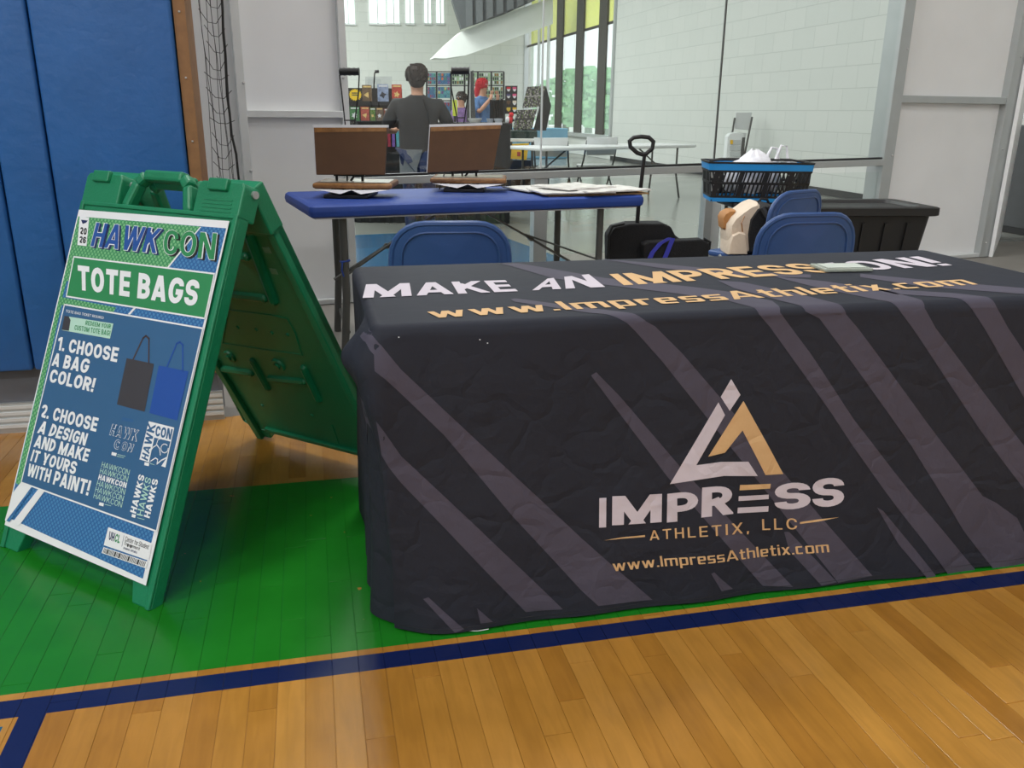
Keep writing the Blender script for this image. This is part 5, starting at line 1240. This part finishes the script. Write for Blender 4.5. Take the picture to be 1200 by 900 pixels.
    if hair_len: hm2.tube([hc+Vector(V3(0, .06, 0)), hc+Vector(V3(0, .10, -hair_len*.6)), hc+Vector(V3(0, .11, -hair_len))], [.085*k, .08*k, .05*k], 10)
    obj('hair', hm2, hairm, t, smooth=60)
    return t, k, hc
Ym = 8.1; zt_m = gy(489, 73.5, Ym).z; xm = gy(489, 110, Ym).x
mp, k, hc = person('person seen from behind in a charcoal T-shirt, headphones and jeans beyond the glass', (xm, Ym, 0), zt_m-.02, math.pi+.12, M['tee'], M['jeans'], M['hair'], 'front', 0, 1.10)
hp_ = MB()
for s in (-1, 1): hp_.tube([hc+Vector((s*.085*k, .0, -.01)), hc+Vector((s*.112*k, .0, -.01))], .036*k, 10)
hp_.tube([hc+Vector((.105*k*math.cos(a), .0, .112*k*math.sin(a))) for a in [j*math.pi/10 for j in range(11)]], .009*k, 6)
obj('headphones', hp_, M['black'], mp, smooth=True)
obj('sling_strap', MB().tube([Vector((-.06*k, .10*k, 1.42*k)), Vector((-.10*k, .14*k, 1.3*k)), Vector((-.15*k, .14*k, 1.08*k)), Vector((-.17*k, .12*k, 1.0*k))], .012*k, 6), M['black'], mp, smooth=True)
obj('waist_cloth', MB().loft([[Vector((x*k, y*k, z*k)) for x, y in ((.20, .0), (.12, .16), (.02, .17), (x3, .165), (.06, .10), (.18, -.02))] for z, x3 in ((.93, -.04), (.75, .05), (.62, .08))]), mat('grey_tied_shirt', (118, 120, 120), .85), mp, smooth=60)
Y2 = 15.5
M['red_hair'] = mat('bright_red_hair', (190, 30, 44), .7); M['denim_print'] = mat('blue_and_pink_print_shirt', (86, 122, 172), .8, var=.3, vs=10)
q = gy(565, 120, Y2); pr2, k2, _h = person('distant person in a blue printed top with bright red hair by the pin racks', (q.x, Y2, 0), gy(562, 92.5, Y2).z, math.radians(60), M['denim_print'], mat('rose_trousers', (158, 92, 120), .8), M['red_hair'], 'up', .2)
q = gy(541, 120, Y2-.3); pr3, k3, _h = person('distant small person with dark hair in a patterned top, left of the tall banner', (q.x, Y2-.3, 0), gy(540, 108, Y2-.3).z, math.radians(-30), mat('plum_and_blue_print', (112, 84, 132), .8, var=.3, vs=12), M['jeans'], M['hair'], 'down')
# ================================================================== stall with racks beyond the glass
M['blackcloth'] = mat('black_table_drape', (22, 24, 26), .8, 0, .1, 6, .3, 14)
Yc = 9.3
def fbx(name, px0, py0, px1, py1, Y, d, m, parent=None, root=None, **k):
    a = gy(px0, py0, Y); b = gy(px1, py1, Y); r = root or Vector((0,0,0))
    return obj(name, MB().box((a.x-r.x, Y-r.y, b.z-r.z), (b.x-r.x, Y+d-r.y, a.z-r.z)), m, parent, **k)
r0_ = gy(500, 143, Yc); r0_.z = 0
ct = thing('display_counter', 'black draped counter behind the person with headphones', 'counter', r0_)
ztop = gy(500, 143.5, Yc).z
x0_ = gy(409, 143, Yc).x - r0_.x; x1_ = gy(598, 143, Yc).x - r0_.x
dr = MB(); npx = 60
rings = []
for z in (0.0, .3, .7, ztop-.02): rings.append([Vector((x0_ + (x1_-x0_)*i/npx, .02*math.sin(i*1.7)*(1-z/ztop), z)) for i in range(npx+1)] + [Vector((x1_, .7, z)), Vector((x0_, .7, z))])
dr.loft(rings, cap=False); obj('drape', dr, M['blackcloth'], ct, smooth=60)
obj('counter_top', MB().box((x0_-.01, -.02, ztop-.02), (x1_+.01, .72, ztop)), M['blackcloth'], ct)
def hang(nm, px, m, lab): pass
for i, (px, c_) in enumerate(((456, (150,40,60)), (461, (110,80,150)), (466, (70,150,160)))):
    col = mat('badge_card', c_, .4, var=.3, vs=30)
    fbx('hanging_card', px-2, 152, px+2, 172, Yc-.03, .01, col, ct, r0_)
# comic rack
rr_ = gy(434, 143, Yc+.1); rk2 = thing('comic_rack', 'black two tier rack of comics at the left end of the counter', 'rack', rr_, 0)
def cbx(name, a, m, dy=0., d=.012, **k): return fbx(name, a[0], a[1], a[2], a[3], Yc+.1+dy, d, m, rk2, rr_, **k)
cbx('back_panel', (408, 103, 472, 143), M['black'], .12, .02); cbx('shelf', (408, 119, 474, 124), M['black'], .0, .12); cbx('shelf', (408, 141.5, 474, 143), M['black'], -.03, .15)
cbx('side_panel', (407, 103, 408.5, 143), M['black'], -.02, .15)
covers = [((424,99.5,436,118.5),(112,88,62)), ((442,98.5,455.5,119),(146,158,186)), ((459,99,471,118),(190,66,48)), ((409.5,125,421.5,141.5),(56,120,62)), ((422.5,125,433,141.5),(172,70,52)), ((433.5,126,440,141.5),(96,128,52)), ((440.5,126,449,141.5),(106,84,66)), ((449.5,127,460,141.5),(126,64,44)), ((461,127,469,141.5),(92,92,98))]
cl_ = ['brown fantasy comic, first from the left on the top tier', 'pale blue comic in the middle of the top tier', 'orange red comic at the right of the top tier', 'green comic at the left of the lower tier', 'red comic second from the left on the lower tier', 'narrow green comic in the middle of the lower tier', 'brown comic right of the narrow green one', 'comic with a dark red hexagonal badge shape, lower tier', 'grey comic with white figures at the right of the lower tier']
M['acc1'] = mat('cover_light_accent', (224, 190, 120), .5, var=.3, vs=40); M['acc2'] = mat('cover_white_accent', (226, 226, 230), .5); M['acc3'] = mat('cover_dark_accent', (44, 46, 58), .5)
for i, (bx, c_) in enumerate(covers):
    Yb = Yc + .06; root = gy((bx[0]+bx[2])/2, bx[3], Yb)
    t = thing('comic_book', cl_[i], 'comic', root, 0, 'comics on the black rack')
    fbx('cover', *bx, Yb, .006, mat('comic_cover', c_, .35, var=.35, vs=24), t, root)
    w_, h_ = bx[2]-bx[0], bx[3]-bx[1]; ac = M[('acc1', 'acc3', 'acc1', 'acc2', 'acc1', 'acc1', 'acc2', 'acc1', 'acc2')[i]]
    a = gy(bx[0]+w_*.5, bx[1]+h_*.62, Yb)-root; s_ = (gy(bx[0]+w_*.32, 0, Yb)-gy(bx[0], 0, Yb)).x
    n_ = 6 if i == 7 else (3+i % 4); pts = [Vector((a.x+s_*(1 if j % 2 or i == 7 else .55)*math.cos(j*2*math.pi/(n_ if i == 7 else 2*n_)+i), -.004, a.z+s_*(1 if j % 2 or i == 7 else .55)*math.sin(j*2*math.pi/(n_ if i == 7 else 2*n_)+i))) for j in range(n_ if i == 7 else 2*n_)]
    obj('cover_figure', slab(MB(), pts, .004), ac, t)
    fbx('cover_title', bx[0]+w_*.12, bx[1]+h_*.06, bx[2]-w_*.12, bx[1]+h_*.16, Yb-.003, .003, M['acc2'] if i % 2 else M['acc1'], t, root)
# yellow starburst card
Yb = Yc+.05; root = gy(416, 119, Yb); t = thing('starburst_sign', 'yellow starburst price card at the left of the comic rack', 'sign', root)
cx_ = gy(416.3, 111.2, Yb) - root; sR = (gy(424, 0, Yb)-gy(416, 0, Yb)).x
pts = [Vector((cx_.x + sR*(1 if j % 2 else .82)*math.cos(j*math.pi/18), -.0, cx_.z + sR*.88*(1 if j % 2 else .82)*math.sin(j*math.pi/18))) for j in range(36)]
obj('card', slab(MB(), pts, .006), mat('yellow_card', (248, 206, 20), .5), t)
for dz in (.014, -.006): obj('print_line', MB().box((cx_.x-sR*.5, -.003, cx_.z+dz), (cx_.x+sR*.5, 0, cx_.z+dz+.009)), M['acc3'], t)
# small lamp and white cards behind the rack
Yl = Yc+.3; root = gy(438.5, 143, Yl); t = thing('clip_lamp', 'thin black gooseneck lamp rising behind the comic rack', 'lamp', root); f_ = plane_fn(root, Yl)
obj('neck', MB().tube([f_(438.5,143), f_(438.3,100), f_(439,86), f_(440.5,83.5)], .008, 6), M['black'], t, smooth=True); obj('head', MB().tube([f_(439.5,84), f_(444,83.6)], .016, 8), M['black'], t, smooth=True)
Yl = Yc+.45; root = gy(444, 143, Yl); t = thing('acrylic_stand', 'clear white acrylic stand behind the comic rack', 'stand', root); f_ = plane_fn(root, Yl)
obj('upright', slab(MB(), [f_(428,90), f_(459,89.5), f_(459,143), f_(428,143)], .01), mat('milky_acrylic', (216, 222, 220), .3, alpha=.55), t)
# wire grid racks with cards
Yg = 17.0
root = gy(546, 160, Yg); root.z = 0; gw = thing('pin_rack', 'tall black wire rack of small carded pins and keyrings, right of the standing person', 'rack', root); f_ = plane_fn(root, Yg)
def gbar(a, b, r=.018): return MB().tube([f_(*a), f_(*b)], r, 6)
xs_ = [500, 511.7, 528.6, 544.5, 560, 575.8, 590.4]
for x in xs_: obj('upright', gbar((x, 84), (x, 116 if x > 530 else 138)), M['black'], gw)
for y, a, b in ((84, 500, 590.4), (100.3, 500, 590.4), (116, 545, 590.4), (118, 500, 528.6), (137, 500, 528.6)): obj('rail', gbar((a, y), (b, y), .011), M['black'], gw)
for x in (503, 588): obj('post', gbar((x, 116), (x, 230), .016), M['black'], gw)
pal_l = [(86,150,160),(112,86,140),(196,112,70),(60,110,150),(150,60,80),(70,140,120),(190,180,110)]
bk1 = mat('green_card_backing', (158,186,150), .6, var=.12, vs=6); rn = random.Random(11)
pm = [mat('rack_card', c_, .5, var=.3, vs=20) for c_ in pal_l]
for ci in range(6):
    for ri, (y0, y1) in enumerate(((85.5, 99), (101.8, 115), (119.5, 136))):
        if ri == 2 and ci > 1: continue
        if ri == 1 and ci in (2, 3): continue
        xa, xb = xs_[ci]+1.2, xs_[ci+1]-1.2
        left = ci < 2
        o = obj('backing_card', slab(MB(), [f_(xa, y0), f_(xb, y0), f_(xb, y1), f_(xa, y1)], .01), bk1 if not left else pm[(ci+ri) % 2*3], gw)
        nx = 4 if left else 5; ny = 3
        for a in range(nx):
            for b in range(ny):
                if rn.random() < .12: continue
                x = xa + (xb-xa)*(a+.5)/nx; y = y0 + (y1-y0)*(b+.5)/ny; ww = (xb-xa)/nx*.36; hh2 = (y1-y0)/ny*.36
                mm = rn.choice(pm) if left else rn.choice([M['acc3'], M['acc3'], M['tape'], M['acc2']])
                obj('pin', slab(MB(), [f_(x-ww, y-hh2, -.012), f_(x+ww, y-hh2, -.012), f_(x+ww*.7, y+hh2, -.012), f_(x-ww*.7, y+hh2, -.012)], .01), mm, o)
# dark tall banner
Yb = 12.0; root = gy(552, 143, Yb); root.z = 0; t = thing('banner_stand', 'tall dark grey narrow banner with a thin pole between the two distant people', 'banner', root); f_ = plane_fn(root, Yb)
obj('banner', slab(MB(), [f_(548.5,86), f_(554.5,82), f_(557.5,142), f_(546.5,142)], .02), mat('dark_grey_banner', (72,74,74), .7), t); obj('pole', MB().tube([f_(550.5,75), f_(551,142), Vector((0, 0, .02))], .01, 6), M['steel'], t)
obj('foot', MB().box((-.25, -.12, 0), (.25, .15, .03)), M['black'], t)
Yb = 14.0; root = gy(532.5, 143, Yb); root.z = 0; t = thing('display_stand', 'yellow green slim display stand left of the small distant person', 'stand', root); f_ = plane_fn(root, Yb)
obj('panel', slab(MB(), [f_(530,117), f_(535.5,117), f_(536,136), f_(530.5,136)], .02), mat('yellow_green_panel', (196,206,66), .5), t); obj('stem', MB().tube([f_(533,136), Vector((0,0,.01))], .02, 6), M['black'], t); obj('foot', MB().box((-.2,-.1,0),(.2,.1,.02)), M['black'], t)
# black backdrop and sticker board
Yb = 11.6; root = gy(583, 143, Yb); root.z = 0; t = thing('backdrop', 'black cloth backdrop right of the red haired person', 'backdrop', root); f_ = plane_fn(root, Yb)
b_ = MB(); rings = []
for y in (117, 130, 143): rings.append([f_(574+18*i/16., y)+Vector((0, .02*math.sin(i*2.1), 0)) for i in range(17)])
rings.append([Vector((v.x, v.y, .0)) for v in rings[-1]]); b_.loft(rings, cap=False, closed=False); obj('cloth', b_, M['blackcloth'], t, smooth=60)
Yb = 13.1; root = gy(600, 143, Yb); t0_ = root.copy(); t0_.z = 0; t = thing('sticker_board', 'black upright board with eight coloured stickers in two columns', 'board', t0_); f_ = plane_fn(t0_, Yb)
obj('board', slab(MB(), [f_(592,100.5), f_(606.5,100.5), f_(605.5,133.5), f_(592,133.5)], .02), M['black'], t); obj('post', MB().tube([f_(599,133), Vector((0,0.02,0))], .02, 6), M['black'], t)
sc_ = [(196,40,52),(206,74,120),(70,70,112),(222,88,132),(94,70,50),(226,214,196),(206,176,70),(232,190,60)]
for i in range(8):
    cx, cy = (596, 603)[i % 2], 104.5 + (i//2)*8; mm = mat('sticker_colour', sc_[i], .4)
    o = obj('sticker', slab(MB(), [f_(cx-2.3, cy-2.6, -.01), f_(cx+2.3, cy-2.6, -.01), f_(cx+2.3, cy+.2, -.01), f_(cx, cy+2.4, -.01), f_(cx-2.3, cy+.2, -.01)], .008), mm, t)
    if i not in (4, 6): obj('sticker_base', slab(MB(), [f_(cx-2.1, cy, -.014), f_(cx+2.1, cy, -.014), f_(cx+.9, cy+2.6, -.014), f_(cx-.9, cy+2.6, -.014)], .004), M['acc2'], o)
# trays and a red toy on the counter
for i, (px, w_, c_, lab) in enumerate(((556, 8, (222,224,222), 'white bowl on the counter behind the right press'), (574, 4, (170,178,190), 'small grey tray of trinkets on the counter'), (584, 5, (196,204,214), 'pale blue grey tray of trinkets on the counter'))):
    Yt = Yc+.15; a = gy(px, 143, Yt); t_ = MB(); s_ = Yt/FPX*w_
    t_.loft([[Vector((sc2*s_*math.cos(j*.524), sc2*s_*.7*math.sin(j*.524), z)) for j in range(12)] for sc2, z in ((.7, 0), (.95, .03), (1, .045), (.9, .045), (.6, .012))])
    o = obj('bowl' if i == 0 else 'trinket_tray', t_, mat('tray_plastic', c_, .4), smooth=40); o.location = (a.x, Yt+.1, ztop); tag(o, lab, 'tray')
Yt = Yc+.05; a = gy(600, 146, Yt); ty_ = thing('plush_toy', 'red and white plush toy at the right end of the black counter', 'toy', (a.x-.02, Yt, ztop)); f_ = plane_fn(ty_.location, Yt)
obj('body', MB().ball((0, 0, .035), .035, .03, .04, n=8), mat('red_plush', (214,36,44), .8), ty_, smooth=True); obj('head', MB().ball((.012, -.01, .085), .026, n=8), bpy.data.materials['red_plush'], ty_, smooth=True)
obj('white_patch', MB().ball((-.025, -.015, .035), .022, .024, .035, n=6), M['white'], ty_, smooth=True); obj('dark_tail', MB().ball((.035, -.02, .03), .014, n=6), M['black'], ty_, smooth=True)
# keyring racks on the right-hand table
Yr = 12.4; root = gy(608, 163, Yr); root.z = 0
ft2 = thing('folding_table', 'white edged table with dark green drape carrying the grey keyring racks', 'table', root); f_ = plane_fn(root, Yr)
za = f_(608, 161.5).z; xa, xb = f_(585, 160).x, f_(629, 160).x
obj('tabletop', MB().box((xa, -.35, za-.045), (xb, .35, za)), M['white_plastic'], ft2, bevel=.008)
obj('drape', MB().box((xa+.05, -.30, za), (xb-.0, .33, za+.10)), mat('dark_green_cloth', (34,52,48), .8), ft2, bevel=.01)
for x in (xa+.1, xb-.06): obj('leg', MB().tube([(x, -.25, za-.04), (x, -.25, 0)], .014, 8), M['dark_steel'], ft2)
for x in (xa+.1, xb-.06): obj('leg', MB().tube([(x, .25, za-.04), (x, .25, 0)], .014, 8), M['dark_steel'], ft2)
obj('brace', MB().tube([(xa+.1, -.25, .35), (xb-.1, -.25, za-.05)], .01, 6), M['dark_steel'], ft2)
bb_ = MB(); bb_.rbox((0, 0, 0), (.75, .4, .42), .03); q = gy(590, 200, Yr+.05); o = obj('storage_box', bb_, M['blackcloth'], smooth=30); o.location = (q.x-.1, Yr-.15, 0); tag(o, 'black box stored under the keyring table', 'box')
q = gy(608.5, 188, Yr-.5); yb_ = thing('gift_bag', 'yellow paper bag with a small printed emblem under the keyring table', 'bag', (q.x, Yr-.5, q.z-.0)); f2 = plane_fn(yb_.location, Yr-.5)
o = obj('bag', slab(MB(), [f2(600,169), f2(620,168), f2(617,187.5), f2(598.5,186)], .08), mat('yellow_paper', (232,186,42), .6), yb_); obj('emblem', slab(MB(), [f2(606,178,-.01), f2(610,178,-.01), f2(610,183,-.01), f2(606,183,-.01)], .008), mat('red_emblem', (170,60,50), .6), yb_)
q2 = q.z; pst = obj('box_stand', MB().box((q.x-.16, Yr-.52, 0), (q.x+.16, Yr-.38, q.z)), M['blackcloth']); tag(pst, 'black box that the yellow bag stands on', 'box')
M['keyr'] = mat('grey_keyring', (118,114,110), .4, .3, .3, 30); kc = [M['keyr'], mat('silver_keyring', (176,172,168), .35, .5, .3, 40), mat('dark_keyring', (66,62,62), .5, 0, .3, 30), mat('green_keyring', (110,130,70), .5)]
for ri, (quad, lab) in enumerate(((((618,101.5),(640,100.5),(633.5,125),(612,126.5)), 'upper sloping rack of grey keyrings beside the glass joint'), (((606,129),(629.5,128),(623,152.5),(601,153)), 'lower sloping rack of grey keyrings on the draped table'))):
    rt = gy(620, 153, Yr+.1+.15*(1-ri)); t = thing('keyring_rack', lab, 'rack', rt, 0, 'grey keyring racks'); f3 = plane_fn(rt, rt.y); Q = [f3(*p) for p in quad]
    Q[0].y += .12; Q[1].y += .12
    obj('panel', slab(MB(), Q, .015), M['black'], t)
    nr = 5; per = 9
    for kk in range(4):
        sm_ = MB()
        for a in range(per*2):
            for b in range(nr*2):
                if (a*7919+b*104729+a*b*31+ri) % 7 % 4 != kk: continue
                s0, t0_ = (a+.5)/(per*2), (b+.5)/(nr*2)
                c = Q[0].lerp(Q[1], s0).lerp(Q[3].lerp(Q[2], s0), t0_); ww, hh2 = .0075, .013
                jx = .004*math.sin(a*12.9+b*78.2); jz = .006*math.sin(a*39.3+b*11.1); sm_.box((c.x-ww+jx, c.y-.014, c.z-hh2+jz), (c.x+ww+jx, c.y-.002, c.z+hh2*.7+jz))
        o = obj('keyrings', sm_, kc[kk], t); o['kind'] = 'stuff'
    if ri == 0: obj('stand', slab(MB(), [f3(640,101), f3(646,124), f3(640,153), f3(625,153), f3(632,126)], .05), M['black'], t)
    obj('rack_foot', MB().box((-.1, -.05, -.0), (.1, .15, .02)), M['black'], t)
# ================================================================== white folding table and grey chairs beyond the glass
fl2 = gz(636, 173.5, .74); fr2 = gz(817, 169.5, .74); d_ = (fr2-fl2); wy_ = math.atan2(d_.y, d_.x); ln_ = d_.length
wt2 = thing('folding_table', 'white folding table standing empty beyond the glass by the block wall', 'table', (fl2.x, fl2.y, 0), wy_)
print('white table', ln_, fl2, fr2)
obj('tabletop', MB().rbox((0, 0, .70), (ln_, .76, .742), .03), M['white_plastic'], wt2, smooth=30)
for x, sg2 in ((.18, 1), (ln_-.25, -1)):
    for y in (.14, .62): obj('leg', MB().tube([(x, y, .70), (x, y, .34), (x-.03*sg2+(.06 if y > .4 else -.06)*0, y+(.06 if y > .4 else -.06), 0)], .014, 8), M['dark_steel'], wt2, smooth=True)
    obj('crossbar', MB().tube([(x, .14, .40), (x, .62, .40)], .010, 6), M['dark_steel'], wt2)
    obj('brace', MB().tube([(x, .38, .36), (x+.55*sg2, .38, .70)], .011, 6), M['dark_steel'], wt2)
M['pale_grey'] = mat('pale_grey_plastic', (206, 208, 208), .45, 0, .03)
def grey_chair(lab, loc, rz):
    t = thing('folding_chair', lab, 'chair', loc, rz, 'pale grey folding chairs beyond the glass')
    rings = []
    for z, w_, y in ((.60, .205, .19), (.70, .215, .21), (.80, .225, .235), (.845, .225, .245)):
        rings.append([Vector((x*w_, y + .03*(1-x*x), z - (.012*(1-x*x) if z > .84 else 0))) for x in (-1, -.6, -.2, .2, .6, 1)] + [Vector((x*w_, y+.02+.03*(1-x*x), z - (.012*(1-x*x) if z > .84 else 0))) for x in (1, .6, .2, -.2, -.6, -1)])
    obj('backrest', MB().loft(rings), M['pale_grey'], t, smooth=50); obj('hand_slot', MB().box((-.06, .228, .75), (.06, .232, .785)), M['dark_steel'], t)
    obj('seat', MB().rbox((-.21, -.22, .43), (.21, .19, .46), .03), M['pale_grey'], t, smooth=30)
    for s in (-1, 1):
        obj('leg', MB().tube([(s*.22, .24, .80), (s*.225, .15, .55), (s*.23, -.02, .3), (s*.23, -.24, 0)], .012, 6), M['dark_steel'], t, smooth=True); obj('leg', MB().tube([(s*.215, -.15, .43), (s*.22, .27, 0)], .012, 6), M['dark_steel'], t, smooth=True)
    obj('crossbar', MB().tube([(-.23, -.2, .06), (.23, -.2, .06)], .009, 6), M['dark_steel'], t); return t
q = gy(648, 175, 11.2); g1 = grey_chair('pale grey folding chair left of the other, right at the glass joint', (q.x+.03, 11.8, 0), math.radians(170))
q = gy(700, 175, 11.9); g2 = copytree(g1); g2['label'] = 'pale grey folding chair behind the middle of the empty white table'; g2.location = (q.x+.02, 12.35, 0); g2.rotation_euler = (0, 0, math.radians(195))
# folded white chair leaning on the block wall and the organiser in front of it
def on_side(px, off): 
    v = sv_of(px); return P(SU-off, v)
q = on_side(892, .10); q = gy(867, 214, q.y); q.z = 0; lc = thing('folded_chair', 'white folding chair folded flat and leaning upright on the block wall', 'chair', (q.x, q.y, 0), 0); f_ = plane_fn(lc.location, q.y)
obj('backrest', slab(MB(), [f_(862.5,132), f_(881.5,131.5), f_(877,152.5), f_(861,151)], .03), M['pale_grey'], lc, bevel=.006)
obj('seat', slab(MB(), [f_(860,155), f_(875,156), f_(868,190), f_(853,190)], .03), M['pale_grey'], lc, bevel=.006)
for (a, b) in (((861,138),(849,214)), ((881.5,137),(866,214))): obj('leg', MB().tube([f_(*a, -.01), f_(*b, -.03)], .017, 8), M['dark_steel'], lc)
lo_ = lc.location; obj('foot_bar', MB().tube([Vector((f_(849,214).x, -.03, .02)), Vector((f_(866,214).x, -.03, .02))], .014, 6), M['dark_steel'], lc)
q = on_side(892, .10); q = gy(862, 214, q.y-.35); og = thing('drawer_unit', 'white drawer unit with a yellow label in front of the leaning folded chair', 'drawer', (q.x, q.y, 0), 0); f_ = plane_fn(og.location, q.y)
zb_ = 0
obj('cabinet', slab(MB(), [Vector((f_(853,160).x, 0, 0)), f_(853,160), f_(856,156.5), f_(864,155), f_(871,157), f_(872,161), Vector((f_(871,160).x, 0, 0))], .22), M['white_plastic'], og, bevel=.01)
obj('side_frame', slab(MB(), [Vector((f_(869,160).x, -.01, 0)), f_(870,161,-.01), f_(873.5,161,-.01), Vector((f_(874,160).x, -.01, 0))], .02), M['dark_steel'], og)
for i in range(6): 
    y = 164+i*7; dr_ = obj('drawer', slab(MB(), [f_(855.5,y,-.015), f_(868,y,-.015), f_(868,y+5.5,-.015), f_(855.5,y+5.5,-.015)], .02), mat('clear_drawer_front', (196,200,200), .2) if i == 0 else bpy.data.materials['clear_drawer_front'], og)
obj('price_label', slab(MB(), [f_(856,164,-.03), f_(859,164,-.03), f_(859,169,-.03), f_(856,169,-.03)], .01), mat('yellow_label', (230,180,20), .5), og)
# light blue table by the window
q = gz(684, 160, .0); bt2 = thing('draped_table', 'pale blue draped table in front of the far window', 'table', P(SU-2.2, sv_of(690)-1), BY)
obj('drape', MB().box((-1.5, -.4, 0), (1.2, .4, .76)), mat('pale_blue_drape', (120,168,196), .7, var=.1, vs=3), bt2, bevel=.02)
